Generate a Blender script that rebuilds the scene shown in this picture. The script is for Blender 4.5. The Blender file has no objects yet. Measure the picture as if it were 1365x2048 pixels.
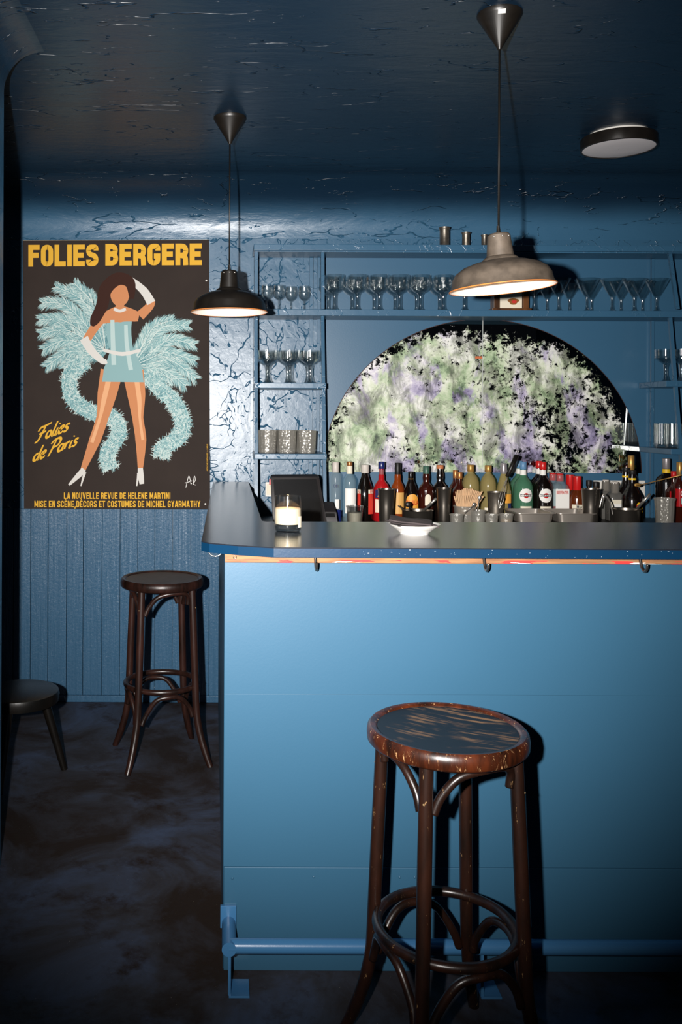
import bpy, bmesh, math, random
from mathutils import Vector, Matrix
PI = math.pi
S = bpy.context.scene
C = S.collection
rnd = random.Random(7)

# ------------------------------------------------------------------ camera, light, exposure
F_PX, U0, V0, CAM_H, ROLL = 1800.0, 447.0, 830.0, 1.453, 0.0045
cd = bpy.data.cameras.new('camera'); cam = bpy.data.objects.new('camera', cd); C.objects.link(cam)
cd.sensor_fit = 'HORIZONTAL'; cd.sensor_width = 36.0
cd.lens = 36.0 * F_PX / 1365.0
cd.shift_x = (682.5 - U0) / 1365.0
cd.shift_y = -(1024.0 - V0) / 1365.0
cd.clip_start = 0.05
cam.location = (0, 0, CAM_H)
cam.rotation_euler = (PI / 2, -ROLL, 0)
S.camera = cam

def P(px, py, Y):
    """the point at depth Y that the photograph shows at pixel (px, py)"""
    dx, dy = px - U0, V0 - py
    c, s = math.cos(ROLL), math.sin(ROLL)
    x, z = dx * c - dy * s, dx * s + dy * c
    return Vector((x * Y / F_PX, Y, CAM_H + z * Y / F_PX))
def PX(px, Y): return (px - U0) * Y / F_PX
def PZ(py, Y): return CAM_H + (V0 - py) * Y / F_PX

wd = bpy.data.worlds.new('world'); S.world = wd; wd.use_nodes = True
bg = wd.node_tree.nodes['Background']
bg.inputs[0].default_value = (0.25, 0.3, 0.42, 1); bg.inputs[1].default_value = 0.012

FLASH_W, FLASH_DEG, FLASH_BLEND = 960.0, 76.0, 1.0
ld = bpy.data.lights.new('camera_flash', 'SPOT')
ld.energy = FLASH_W; ld.spot_size = math.radians(FLASH_DEG); ld.spot_blend = FLASH_BLEND
ld.shadow_soft_size = 0.018; ld.color = (1.0, 0.965, 0.93)
fl = bpy.data.objects.new('camera_flash', ld); C.objects.link(fl)
fl.location = (-0.17, 0.0, CAM_H + 0.03)
aim = P(600, 745, 4.5) - fl.location
fl.scale = (.92, 1.08, 1)   # the flash head is turned upright with the camera, its beam taller than wide
fl.rotation_euler = aim.to_track_quat('-Z', 'Y').to_euler()

S.view_settings.view_transform = 'Standard'; S.view_settings.look = 'None'
S.view_settings.exposure = 0.0; S.view_settings.gamma = 1.0
S.view_settings.use_curve_mapping = False
S.cycles.max_bounces = 10; S.cycles.transparent_max_bounces = 40
S.cycles.transmission_bounces = 8; S.cycles.caustics_reflective = False
S.cycles.sample_clamp_indirect = 6.0
S.cycles.use_denoising = True

# ------------------------------------------------------------------ materials
def lin(h):
    if isinstance(h, str):
        h = h.lstrip('#'); v = [int(h[i:i + 2], 16) / 255 for i in (0, 2, 4)]
    else:
        v = [c / 255 for c in h]
    return tuple((c / 12.92 if c <= .04045 else ((c + .055) / 1.055) ** 2.4) for c in v) + (1,)

class NT:
    def __init__(s, name):
        s.m = bpy.data.materials.new(name); s.m.use_nodes = True
        s.t = s.m.node_tree; s.b = s.t.nodes['Principled BSDF']; s.out = s.t.nodes['Material Output']
    def n(s, kind, **kw):
        nd = s.t.nodes.new('ShaderNode' + kind)
        for k, v in kw.items():
            if k.startswith('i_'):
                nd.inputs[int(k[2:]) if k[2:].isdigit() else k[2:].replace('_', ' ')].default_value = v
            else: setattr(nd, k, v)
        return nd
    def l(s, a, b): s.t.links.new(a, b)
    def coords(s, scale=(1, 1, 1), rot=(0, 0, 0), loc=(0, 0, 0)):
        tc = s.n('TexCoord'); mp = s.n('Mapping'); s.l(tc.outputs['Object'], mp.inputs[0])
        mp.inputs['Scale'].default_value = scale; mp.inputs['Rotation'].default_value = rot; mp.inputs['Location'].default_value = loc
        return mp.outputs[0]
    def noise(s, co, scale, detail=4, rough=.55, dist=0):
        nd = s.n('TexNoise'); s.l(co, nd.inputs['Vector'])
        nd.inputs['Scale'].default_value = scale; nd.inputs['Detail'].default_value = detail
        nd.inputs['Roughness'].default_value = rough; nd.inputs['Distortion'].default_value = dist
        return nd.outputs['Fac']
    def ramp(s, fac, stops):
        r = s.n('ValToRGB'); s.l(fac, r.inputs[0]); e = r.color_ramp.elements
        while len(e) < len(stops): e.new(.5)
        for el, (p, c) in zip(e, stops):
            el.position = p; el.color = c if len(c) == 4 else (*c, 1)
        return r.outputs[0]
    def mix(s, fac, a, b):
        m = s.n('Mix', data_type='RGBA')
        for sock, v in ((m.inputs[0], fac), (m.inputs[6], a), (m.inputs[7], b)):
            if isinstance(v, (tuple, float, int)): sock.default_value = v
            else: s.l(v, sock)
        return m.outputs[2]
    def math(s, op, a, b=0.0, clamp=False):
        m = s.n('Math', operation=op, use_clamp=clamp)
        for sock, v in ((m.inputs[0], a), (m.inputs[1], b)):
            if isinstance(v, (float, int)): sock.default_value = v
            else: s.l(v, sock)
        return m.outputs[0]
    def bump(s, h, strength=.3, dist=.01, prev=None):
        b = s.n('Bump'); s.l(h, b.inputs['Height']); b.inputs['Strength'].default_value = strength
        b.inputs['Distance'].default_value = dist
        if prev is not None: s.l(prev, b.inputs['Normal'])
        s.l(b.outputs[0], s.b.inputs['Normal']); return b.outputs[0]
    def set(s, **kw):
        for k, v in kw.items():
            sock = s.b.inputs[k.replace('_', ' ')]
            if isinstance(v, (float, int, tuple)): sock.default_value = v
            else: s.l(v, sock)
        return s

BLACK, WHITE = (0, 0, 0, 1), (1, 1, 1, 1)
def plain(name, col, rough=.5, metal=0, spec=.5, vary=.0, vscale=30, emit=None, estr=0):
    t = NT(name); c = lin(col) if not isinstance(col, tuple) or len(col) == 3 else col
    if vary:
        f = t.noise(t.coords(), vscale, 5)
        d = tuple(x * (1 - vary) for x in c[:3]) + (1,)
        t.set(Base_Color=t.ramp(f, [(.35, d), (.62, c)]))
    else: t.set(Base_Color=c)
    t.set(Roughness=rough, Metallic=metal, Specular_IOR_Level=spec)
    if emit: t.set(Emission_Color=lin(emit), Emission_Strength=estr)
    return t.m

BLUE = lin('#376280'); BLUE_D = lin('#3a678e')
def m_plaster(name, col, rough=.32, strength=.5, stretch=(1, 1, 1), sparse=.5, spec=.6):
    t = NT(name); co = t.coords(stretch)
    def warp(amount, sc, loc):
        m = t.n('Mapping'); t.l(co, m.inputs[0]); m.inputs['Location'].default_value = loc
        w = t.n('TexNoise', i_Scale=sc, i_Detail=4); t.l(m.outputs[0], w.inputs['Vector'])
        a = t.n('VectorMath', operation='MULTIPLY_ADD'); t.l(w.outputs['Color'], a.inputs[0])
        a.inputs[1].default_value = (amount,) * 3; t.l(m.outputs[0], a.inputs[2]); return a.outputs[0]
    def lines(sc, width, wv, keep, ksc, loc):
        v = t.n('TexVoronoi', feature='DISTANCE_TO_EDGE', i_Scale=sc); t.l(wv, v.inputs['Vector'])
        l_ = t.ramp(v.outputs['Distance'], [(0, WHITE), (width, BLACK)])
        m = t.n('Mapping'); t.l(co, m.inputs[0]); m.inputs['Location'].default_value = loc
        k = t.ramp(t.noise(m.outputs[0], ksc, 5, .7, .5), [(keep, BLACK), (keep + .05, WHITE)])
        return t.math('MULTIPLY', l_, k)
    h = lines(3.1, .014, warp(.9, 2.6, (0, 0, 0)), sparse, 5, (4, 1, 2))
    h = t.math('ADD', h, t.math('MULTIPLY', lines(6.5, .022, warp(1.1, 2.0, (5, 2, 1)), sparse + .03, 7, (1, 7, 3)), .8))
    h = t.math('ADD', h, t.math('MULTIPLY', lines(12, .03, warp(.8, 3, (2, 9, 4)), sparse + .12, 9, (8, 3, 3)), .6))
    h = t.math('ADD', h, t.math('MULTIPLY', t.noise(co, 30, 4, .6, .5), .16))
    h = t.math('ADD', h, t.math('MULTIPLY', t.noise(co, 5, 3, .5, .8), .5))
    t.bump(h, strength, .01)
    t.set(Base_Color=t.mix(t.noise(co, 5, 4), tuple(x * .9 for x in col[:3]) + (1,), col), Roughness=rough, Specular_IOR_Level=spec)
    return t.m
def m_satin(name, col, rough=.45, spec=.5, bump=.06, scale=160):
    t = NT(name); co = t.coords()
    t.set(Base_Color=t.mix(t.noise(co, 3, 4), tuple(x * .93 for x in col[:3]) + (1,), col), Roughness=rough, Specular_IOR_Level=spec)
    t.bump(t.noise(co, scale, 3), bump, .002)
    return t.m
def m_planks(name, col):
    t = NT(name); co = t.coords((26, 26, 1.3))
    g = t.noise(co, 3.2, 6, .65, 1.4); pock = t.noise(t.coords((1, 1, 1)), 90, 3)
    h = t.math('ADD', g, t.math('MULTIPLY', pock, .35))
    t.bump(h, .55, .008)
    t.set(Base_Color=t.mix(g, tuple(x * .8 for x in col[:3]) + (1,), col), Roughness=.36, Specular_IOR_Level=.6)
    return t.m
def m_wood(name, dark, mid, worn, amt=.62, stretch=(3, 3, 40), rough=.32, flecks=.66):
    t = NT(name); co = t.coords(stretch)
    c2 = t.coords((26, 26, 5))
    base = t.ramp(t.noise(t.coords((8, 8, 2)), 2.5, 5, .6), [(.36, dark), (.68, mid)])
    w = t.ramp(t.noise(c2, 4.5, 8, .74, .4), [(flecks, BLACK), (flecks + .04, WHITE)])
    t.set(Base_Color=t.mix(t.math('MULTIPLY', w, .85), base, worn), Roughness=rough, Specular_IOR_Level=.5)
    t.bump(t.noise(c2, 3, 5), .12, .003)
    return t.m
def m_seat(name, base, base2, worn, thr=.57):
    t = NT(name); co = t.coords((60, 6, 1))
    st = t.noise(co, 1.2, 6, .62, .2); patch = t.noise(t.coords((7, 7, 7), (0, 0, 0), (1.3, .4, 0)), 1.0, 3)
    f = t.math('MULTIPLY', t.ramp(st, [(.5, BLACK), (.6, WHITE)]), t.ramp(patch, [(thr - .07, BLACK), (thr + .06, WHITE)]))
    t.set(Base_Color=t.mix(t.math('MULTIPLY', f, .8), t.mix(t.noise(t.coords(), 14), base, base2), worn), Roughness=.45, Specular_IOR_Level=.35)
    t.bump(st, .08, .002)
    return t.m
def m_glass(name, tint=(.97, .985, .98, 1), edge=.75, rough=.02, f0=.06, blend=.32, gcol=(1, 1, 1, 1), cut=0):
    """thin clear glass: see-through face on, mirror-like at its edges"""
    t = NT(name); t.t.nodes.remove(t.b)
    lw = t.n('LayerWeight'); lw.inputs['Blend'].default_value = blend
    f = t.math('MULTIPLY_ADD', lw.outputs['Facing'], edge - f0); t.t.nodes[-1].inputs[2].default_value = f0
    tr = t.n('BsdfTransparent'); tr.inputs[0].default_value = tint
    gl = t.n('BsdfGlossy'); gl.inputs['Roughness'].default_value = rough; gl.inputs[0].default_value = gcol
    if cut:
        v = t.n('TexVoronoi', i_Scale=cut); t.l(t.coords(), v.inputs['Vector']); b = t.n('Bump', i_Strength=.7, i_Distance=.004); t.l(v.outputs['Distance'], b.inputs['Height']); t.l(b.outputs[0], gl.inputs['Normal'])
    mx = t.n('MixShader'); t.l(f, mx.inputs[0]); t.l(tr.outputs[0], mx.inputs[1]); t.l(gl.outputs[0], mx.inputs[2])
    last = mx.outputs[0]
    if cut:   # pressed pattern scatters some light
        d = t.n('BsdfDiffuse'); d.inputs[0].default_value = (.42, .40, .36, 1); m3 = t.n('MixShader'); m3.inputs[0].default_value = .3
        t.l(last, m3.inputs[1]); t.l(d.outputs[0], m3.inputs[2]); last = m3.outputs[0]
    t.l(last, t.out.inputs[0]); return t.m
def m_dense(name, col, alpha, rough=.13):
    """tinted bottle glass with drink behind it"""
    t = NT(name); t.t.nodes.remove(t.b)
    pr = t.n('BsdfPrincipled'); pr.inputs['Base Color'].default_value = lin(col); pr.inputs['Roughness'].default_value = rough
    pr.inputs['Coat Weight'].default_value = .8; pr.inputs['Coat Roughness'].default_value = .13
    tr = t.n('BsdfTransparent'); tr.inputs[0].default_value = lin(col)
    mx = t.n('MixShader'); mx.inputs[0].default_value = alpha
    t.l(tr.outputs[0], mx.inputs[1]); t.l(pr.outputs[0], mx.inputs[2]); t.l(mx.outputs[0], t.out.inputs[0]); return t.m

M = {}
M['plaster'] = m_plaster('blue_plaster_paint', BLUE, .34, .55, (1, 1, 1), .46, .62)
M['ceiling'] = m_plaster('dark_blue_ceiling_paint', lin('#142a3d'), .32, .75, (.5, 1.7, 1.7), .53, .5)
def coats_and_cove_shade(m, low, z0, z1):
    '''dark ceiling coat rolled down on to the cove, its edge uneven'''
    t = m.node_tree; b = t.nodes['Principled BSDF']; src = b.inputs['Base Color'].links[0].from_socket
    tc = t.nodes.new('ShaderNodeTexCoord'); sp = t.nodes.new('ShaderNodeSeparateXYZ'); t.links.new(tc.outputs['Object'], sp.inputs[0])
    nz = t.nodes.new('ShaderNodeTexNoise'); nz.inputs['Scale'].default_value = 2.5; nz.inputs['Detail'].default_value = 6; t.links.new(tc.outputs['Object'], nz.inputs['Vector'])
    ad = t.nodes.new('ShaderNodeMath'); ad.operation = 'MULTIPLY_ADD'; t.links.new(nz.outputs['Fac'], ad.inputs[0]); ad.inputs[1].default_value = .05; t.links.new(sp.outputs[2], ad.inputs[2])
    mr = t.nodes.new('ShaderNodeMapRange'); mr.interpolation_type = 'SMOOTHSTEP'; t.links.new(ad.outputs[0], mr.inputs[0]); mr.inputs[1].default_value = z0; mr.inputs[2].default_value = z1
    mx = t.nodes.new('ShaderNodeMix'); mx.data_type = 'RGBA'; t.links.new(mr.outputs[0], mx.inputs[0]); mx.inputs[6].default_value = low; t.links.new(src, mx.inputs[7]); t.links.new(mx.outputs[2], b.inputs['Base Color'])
M['panel'] = m_satin('blue_panel_paint', BLUE, .36, .6)
M['shelf'] = m_plaster('blue_shelf_paint', BLUE, .32, .25, (1, 1, 1), .5)
M['bar'] = m_satin('blue_bar_paint', lin('#315c77'), .40, .5, .05)
coats_and_cove_shade(M['ceiling'], BLUE, 2.43, 2.58)  # soft shading up the cove is part of the ceiling colour
M['planks'] = m_planks('blue_plank_paint', lin('#3a6484'))
M['edge'] = m_satin('deep_blue_gloss_paint', lin('#08314f'), .3)
M['rail'] = m_satin('blue_rail_paint', lin('#3f739f'), .28, .6)

def m_floor():
    t = NT('worn_dark_floor'); co = t.coords()
    a = t.noise(co, 2.2, 7, .65, .8); b = t.noise(t.coords((1, 1, 1), (0, 0, 1), (3, 1, 0)), 6, 6, .7)
    c = t.ramp(a, [(.38, lin('#2b211b')), (.5, lin('#3b3b42')), (.66, lin('#48536a'))])
    k = t.ramp(b, [(.52, BLACK), (.68, WHITE)])
    c = t.mix(k, c, lin('#2a1e17'))
    sp = t.ramp(t.noise(t.coords((1, 1, 1), (0, 0, 0), (9, 4, 0)), 190, 2), [(.745, BLACK), (.76, WHITE)])
    t.set(Base_Color=t.mix(t.math('MULTIPLY', sp, .5), c, lin('#b8ad9c')), Roughness=.62, Specular_IOR_Level=.25)
    t.bump(t.noise(co, 60, 5), .2, .004); return t.m
M['floor'] = m_floor()
def m_counter():
    t = NT('dark_counter_varnish'); co = t.coords((60, 3, 3))
    t.set(Base_Color=t.mix(t.noise(t.coords((3, 60, 3)), 3, 5), lin('#191b22'), lin('#262931')), Roughness=.2, Specular_IOR_Level=.6)
    t.bump(t.noise(t.coords((5, 150, 5)), 3, 4), .05, .0015); return t.m
M['counter'] = m_counter()
def m_ply():
    t = NT('bare_plywood_with_paint'); co = t.coords((2, 2, 25))
    c = t.ramp(t.noise(co, 4, 5), [(.35, lin('#7d5334')), (.65, lin('#a3764e'))])
    z = t.n('SeparateXYZ'); t.l(t.n('TexCoord').outputs['Object'], z.inputs[0])
    low = t.math('LESS_THAN', z.outputs[2], 1.0745)
    low = t.math('MULTIPLY', low, t.math('GREATER_THAN', t.noise(t.coords((3, 3, 30)), 2.4, 5), .55))
    c = t.mix(low, c, lin('#d5332f'))
    wh = t.math('MULTIPLY', t.math('LESS_THAN', z.outputs[2], 1.0705), t.math('GREATER_THAN', t.noise(t.coords((4, 4, 40), (0, 0, 0), (7, 0, 0)), 2.6, 5), .6))
    t.set(Base_Color=t.mix(wh, c, lin('#e6e2dc')), Roughness=.7); return t.m
M['ply'] = m_ply()
M['stool'] = m_wood('dark_bentwood', lin('#120b08'), lin('#2c170f'), lin('#b08a5e'), flecks=.64)
M['stool_rim'] = m_wood('reddish_seat_rim', lin('#1c0d07'), lin('#572712'), lin('#d0a070'), flecks=.60)
M['stool_back'] = m_wood('dark_brown_bentwood', lin('#150c08'), lin('#38201a'), lin('#86603f'), flecks=.74)
M['seat'] = m_seat('worn_seat_panel', lin('#0c0d12'), lin('#15171d'), lin('#9a734b'), .545)
M['seat_back'] = m_seat('grey_seat_panel', lin('#3a312d'), lin('#5e5652'), lin('#7c6c60'), .75)
M['black_wood'] = m_wood('black_wood', lin('#0b0a08'), lin('#15110d'), lin('#5a4c3a'), flecks=.76)
M['black'] = plain('black_plastic', '#16130f', .42)
M['lampblack'] = plain('black_enamel', '#1c1814', .38, vary=.3)
M['lampgrey'] = plain('worn_zinc', '#6d6155', .5, .25, vary=.45, vscale=22)
M['enamel'] = plain('white_enamel', '#e6ddd8', .5)
M['rimglow'] = plain('painted_orange_glow', '#d9823f', .5)  # the bulb's warm glow on the shade rim, put into its colour
M['bulb'] = plain('warm_bulb', '#fff3e0', .4, emit='#ffdcb8', estr=.9)
M['white'] = plain('white_plastic', '#e4e0d8', .5)
M['diffuser'] = plain('grey_white_diffuser', '#e8e2e4', .45)
M['porcelain'] = plain('white_porcelain', '#f0ece6', .2)
M['napkin'] = plain('charcoal_napkin', '#453c3d', .9, vary=.2)
M['wax'] = plain('cream_wax', '#f4e6c8', .5)
M['flame'] = plain('candle_flame', '#ffb26b', .5, emit='#ff9c50', estr=1.6)
M['steel'] = plain('brushed_steel', '#c4beb6', .28, .85)
M['steel_d'] = plain('dark_steel', '#7f7870', .3, .93)
M['pewter'] = plain('dull_pewter', '#8d857a', .42, .85, vary=.4)
M['tray'] = plain('brushed_tray', '#b9b0a6', .38, .8)
M['glass'] = m_glass('clear_glass', (.975, .985, .98, 1), .5, .08, .085, .28)
M['glass_stem'] = m_glass('thick_clear_glass', (.86, .88, .88, 1), .7, .06, .1, .4)
M['glass_cut'] = m_glass('patterned_glass', (.92, .92, .9, 1), .5, .3, .16, .35, (1, .97, .93, 1), 80)
M['plastic_cup'] = m_glass('clear_plastic', (.85, .86, .86, 1), .6, .08, .12, .4)
M['label_cream'] = plain('cream_label', '#e9dfc8', .6)
M['label_white'] = plain('white_label', '#efece6', .6)
M['label_red'] = plain('red_label', '#d8382a', .5)
M['label_orange'] = plain('orange_label', '#e8a23c', .5)
M['label_tan'] = plain('tan_label', '#d9a75c', .55)
M['label_navy'] = plain('navy_label', '#1b2c5c', .5)
M['ink_red'] = plain('red_ink', '#c22a22', .5)
M['ink_black'] = plain('black_ink', '#151313', .5)
M['ink_yellow'] = plain('yellow_ink', '#efc020', .5)
M['ink_green'] = plain('green_ink', '#4f9a3c', .5)
M['ink_white'] = plain('white_ink', '#f2efe9', .5)
M['ink_teal'] = plain('teal_ink', '#8fb9b8', .5)
M['cap_red'] = plain('red_cap', '#c81f1f', .3)
M['cap_gold'] = plain('gold_cap', '#b98d4a', .35, .5)
M['cap_copper'] = plain('copper_cap', '#b97a45', .35, .6)
M['cap_silver'] = plain('silver_cap', '#b4aeb0', .35, .6)
M['cap_navy'] = plain('navy_cap', '#1b2560', .3)
M['cap_blue'] = plain('pale_blue_cap', '#5f8ab0', .35)
M['cap_green'] = plain('dark_green_cap', '#3d5f50', .4)
M['cap_cork'] = plain('orange_cork', '#c0764a', .7)
M['cap_white'] = plain('milky_white_cap', '#cfc6bd', .45)
M['plug'] = plain('brown_wood_plug', '#8a7350', .6)
M['straw'] = plain('pale_wood_stirrer', '#d3ab82', .75, vary=.15)
M['frame_wood'] = m_wood('brown_box_wood', lin('#3b2414'), lin('#6b4324'), lin('#8a6038'), flecks=.7)
M['screen'] = plain('black_screen', '#08080a', .25)
M['bezel'] = plain('black_bezel', '#231f1f', .4)
def drink(k, col, a): M[k] = m_dense(k, col, a)
drink('drink_dark', '#120c0a', .93); drink('drink_red', '#cc2026', .7); drink('drink_amber', '#9c4416', .7)
drink('drink_brown', '#3a140c', .9); drink('drink_green', '#6fae8b', .38); drink('drink_gold', '#d9c98c', .3)
drink('drink_clear', '#e8f0f2', .1); drink('drink_ice', '#d3e6ec', .15); drink('drink_whisky', '#6a2f12', .75)
drink('drink_blue', '#24327a', .7); drink('drink_grey', '#b4b1ab', .25)

# ------------------------------------------------------------------ mesh helpers
def link(name, me, m, parent=None):
    o = bpy.data.objects.new(name, me); C.objects.link(o)
    if m is not None:
        for x in (m if isinstance(m, (list, tuple)) else [m]): me.materials.append(x)
    if parent is not None: o.parent = parent
    return o
def obj(name, bm, m, parent=None, smooth=None, normals=True):
    if normals: bmesh.ops.recalc_face_normals(bm, faces=bm.faces)
    me = bpy.data.meshes.new(name); bm.to_mesh(me); bm.free()
    if smooth is not None:
        me.polygons.foreach_set('use_smooth', [True] * len(me.polygons))
        if smooth < 180:
            try: me.set_sharp_from_angle(angle=math.radians(smooth))
            except Exception: pass
    return link(name, me, m, parent)
def tag(o, label, cat, group=None):
    o['label'] = label; o['category'] = cat
    if group: o['group'] = group
    return o
def thing(name, label, cat, loc=(0, 0, 0), rz=0, group=None):
    o = bpy.data.objects.new(name, None); C.objects.link(o); o.location = loc; o.rotation_euler = (0, 0, rz)
    o.empty_display_size = .05
    return tag(o, label, cat, group)
def struct(name, bm, m, smooth=None, parent=None):
    o = obj(name, bm, m, parent, smooth)
    if parent is None: o['kind'] = 'structure'
    return o
def dup(root, loc, label, rz=None):
    r = root.copy(); C.objects.link(r); r.location = loc; r['label'] = label
    if rz is not None: r.rotation_euler = (0, 0, rz)
    for ch in root.children:
        c = ch.copy(); C.objects.link(c); c.parent = r
        for g in ch.children:
            d = g.copy(); C.objects.link(d); d.parent = c
    return r
def BM(): return bmesh.new()
def box(bm, lo, hi, bev=0):
    lo, hi = Vector(lo), Vector(hi)
    vs = [bm.verts.new((x, y, z)) for x in (lo.x, hi.x) for y in (lo.y, hi.y) for z in (lo.z, hi.z)]
    fs = [(0, 1, 3, 2), (4, 6, 7, 5), (0, 4, 5, 1), (2, 3, 7, 6), (0, 2, 6, 4), (1, 5, 7, 3)]
    faces = [bm.faces.new([vs[i] for i in f]) for f in fs]
    if bev:
        es = {e for f in faces for e in f.edges}
        bmesh.ops.bevel(bm, geom=list(es), offset=bev, segments=2, affect='EDGES', profile=.6)
    return vs
def prism(bm, a, b, bev=0):
    """two matching loops of points, joined"""
    va = [bm.verts.new(p) for p in a]; vb = [bm.verts.new(p) for p in b]; n = len(a)
    fs = [bm.faces.new(va[::-1]), bm.faces.new(vb)]
    for i in range(n): fs.append(bm.faces.new((va[i], va[(i + 1) % n], vb[(i + 1) % n], vb[i])))
    if bev:
        es = {e for f in fs[:2] for e in f.edges}
        bmesh.ops.bevel(bm, geom=list(es), offset=bev, segments=2, affect='EDGES', profile=.6)
def spline(pts, n=8):
    pts = [Vector(p) for p in pts]; out = []
    for i in range(len(pts) - 1):
        p0 = pts[max(i - 1, 0)]; p1 = pts[i]; p2 = pts[i + 1]; p3 = pts[min(i + 2, len(pts) - 1)]
        for k in range(n):
            t = k / n
            out.append(.5 * ((2 * p1) + (p2 - p0) * t + (2 * p0 - 5 * p1 + 4 * p2 - p3) * t * t + (3 * p1 - p0 - 3 * p2 + p3) * t ** 3))
    out.append(pts[-1]); return out
def tube(bm, pts, r, seg=12, closed=False, caps=True, flat=1.0):
    pts = [Vector(p) for p in pts]; n = len(pts)
    rr = r if callable(r) else (lambda t: r)
    rings = []; up = None
    for i, p in enumerate(pts):
        if closed: d = pts[(i + 1) % n] - pts[i - 1]
        else: d = pts[min(i + 1, n - 1)] - pts[max(i - 1, 0)]
        d.normalize()
        if up is None:
            up = Vector((0, 0, 1)) if abs(d.z) < .9 else Vector((0, 1, 0))
        up = (up - d * up.dot(d))
        up.normalize(); sd = d.cross(up)
        rad = rr(i / max(n - 1, 1))
        rings.append([bm.verts.new(p + (up * math.cos(2 * PI * k / seg) * flat + sd * math.sin(2 * PI * k / seg)) * rad) for k in range(seg)])
    m = n if closed else n - 1
    for i in range(m):
        a, b = rings[i], rings[(i + 1) % n]
        for k in range(seg): bm.faces.new((a[k], a[(k + 1) % seg], b[(k + 1) % seg], b[k]))
    if caps and not closed:
        bm.faces.new(rings[0][::-1]); bm.faces.new(rings[-1])
def lathe(bm, prof, seg=32, c=(0, 0, 0), sq=None, rib=0, capb=False, capt=False, M4=None):
    """prof: list of (radius, z). sq: exponent for a squared-off section"""
    rings = []; c = Vector(c)
    for r, z in prof:
        ring = []
        for k in range(seg):
            a = 2 * PI * (k + .5) / seg; q = 1.0
            if sq: q = (abs(math.cos(a)) ** sq + abs(math.sin(a)) ** sq) ** (-1 / sq)
            if rib and r > .01: q *= 1 + (rib if k % 2 else -rib)
            p = c + Vector((r * q * math.cos(a), r * q * math.sin(a), z))
            ring.append(bm.verts.new(M4 @ p if M4 else p))
        rings.append(ring)
    for a, b in zip(rings, rings[1:]):
        for k in range(seg): bm.faces.new((a[k], a[(k + 1) % seg], b[(k + 1) % seg], b[k]))
    if capb: bm.faces.new(rings[0][::-1])
    if capt: bm.faces.new(rings[-1])
def text_geo(s, bold=0.0, shear=0.0):
    cu = bpy.data.curves.new('lettering', 'FONT'); cu.body = s; cu.offset = bold; cu.shear = shear; cu.resolution_u = 3
    o = bpy.data.objects.new('lettering', cu); C.objects.link(o)
    me = bpy.data.meshes.new_from_object(o.evaluated_get(bpy.context.evaluated_depsgraph_get()))
    vs = [v.co.copy() for v in me.vertices]; fs = [list(p.vertices) for p in me.polygons]
    bpy.data.objects.remove(o); bpy.data.curves.remove(cu); bpy.data.meshes.remove(me)
    x0 = min(v.x for v in vs); x1 = max(v.x for v in vs); y0 = min(v.y for v in vs); y1 = max(v.y for v in vs)
    return [((v.x - x0) / (x1 - x0), (v.y - y0) / (y1 - y0)) for v in vs], fs
def text_mesh(bm, s, fn, bold=0.0, shear=0.0):
    """fn maps unit-box (x right, y up) to a point"""
    vs, fs = text_geo(s, bold, shear); bv = [bm.verts.new(fn(x, y)) for x, y in vs]
    for f in fs:
        try: bm.faces.new([bv[i] for i in f])
        except ValueError: pass

# ------------------------------------------------------------------ room shell
YW, ZC = 4.57, 2.62
CR = .27
bm = BM(); prism(bm, [(-2.6, YW, 0), (3.6, YW, 0), (3.6, YW, ZC - CR), (-2.6, YW, ZC - CR)],
                 [(-2.6, YW + .1, 0), (3.6, YW + .1, 0), (3.6, YW + .1, ZC - CR), (-2.6, YW + .1, ZC - CR)])
struct('wall_back', bm, M['plaster'])
bm = BM(); prof = [(-1.0, ZC)] + [(YW - CR + CR * math.sin(a), ZC - CR + CR * math.cos(a)) for a in [PI / 2 * k / 14 for k in range(15)]]
prof2 = [(YW + .1, ZC - CR), (YW + .1, ZC + .1), (-1.0, ZC + .1)]
loop = prof + prof2
prism(bm, [(-2.6, y, z) for y, z in loop], [(3.6, y, z) for y, z in loop])
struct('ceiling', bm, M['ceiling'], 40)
bm = BM(); box(bm, (-2.6, -1.0, -.1), (3.6, YW + .1, 0)); struct('floor', bm, M['floor'])
# pier at the poster side: end of the near side wall, coved into the ceiling
YP, XP, RP = 2.9, (5 - U0) * 2.9 / F_PX, .13
bm = BM()
cv = [(XP + RP - RP * math.cos(a), ZC - RP + RP * math.sin(a)) for a in [PI / 2 * k / 12 for k in range(13)]]
loop = [(XP, 0)] + cv + [(XP - .5, ZC), (XP - .5, 0)]
prism(bm, [(x, YP, z) for x, z in loop], [(x, -1.0, z) for x, z in loop])
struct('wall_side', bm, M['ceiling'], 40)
bm = BM(); box(bm, (-2.6, YP - .1, 0), (-2.5, YW, ZC)); struct('wall_left', bm, M['plaster'])
bm = BM(); box(bm, (3.5, -1.0, 0), (3.6, YW, ZC)); struct('wall_right', bm, M['plaster'])
# vertical boarding under the poster
ZW = PZ(1019, YW - .02)
bm = BM(); x = -2.5; wr = random.Random(3)
while x < 0.0:
    w = .088 + wr.uniform(-.006, .008); box(bm, (x + .0012, YW - .02 + wr.uniform(0, .0015), .034), (min(x + w, .02) - .0012, YW, ZW), .0025); x += w
struct('trim_1', bm, M['planks'])
bm = BM(); box(bm, (-2.5, YW - .026, 0), (.02, YW, .034), .003); struct('baseboard_back', bm, M['planks'])

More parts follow.
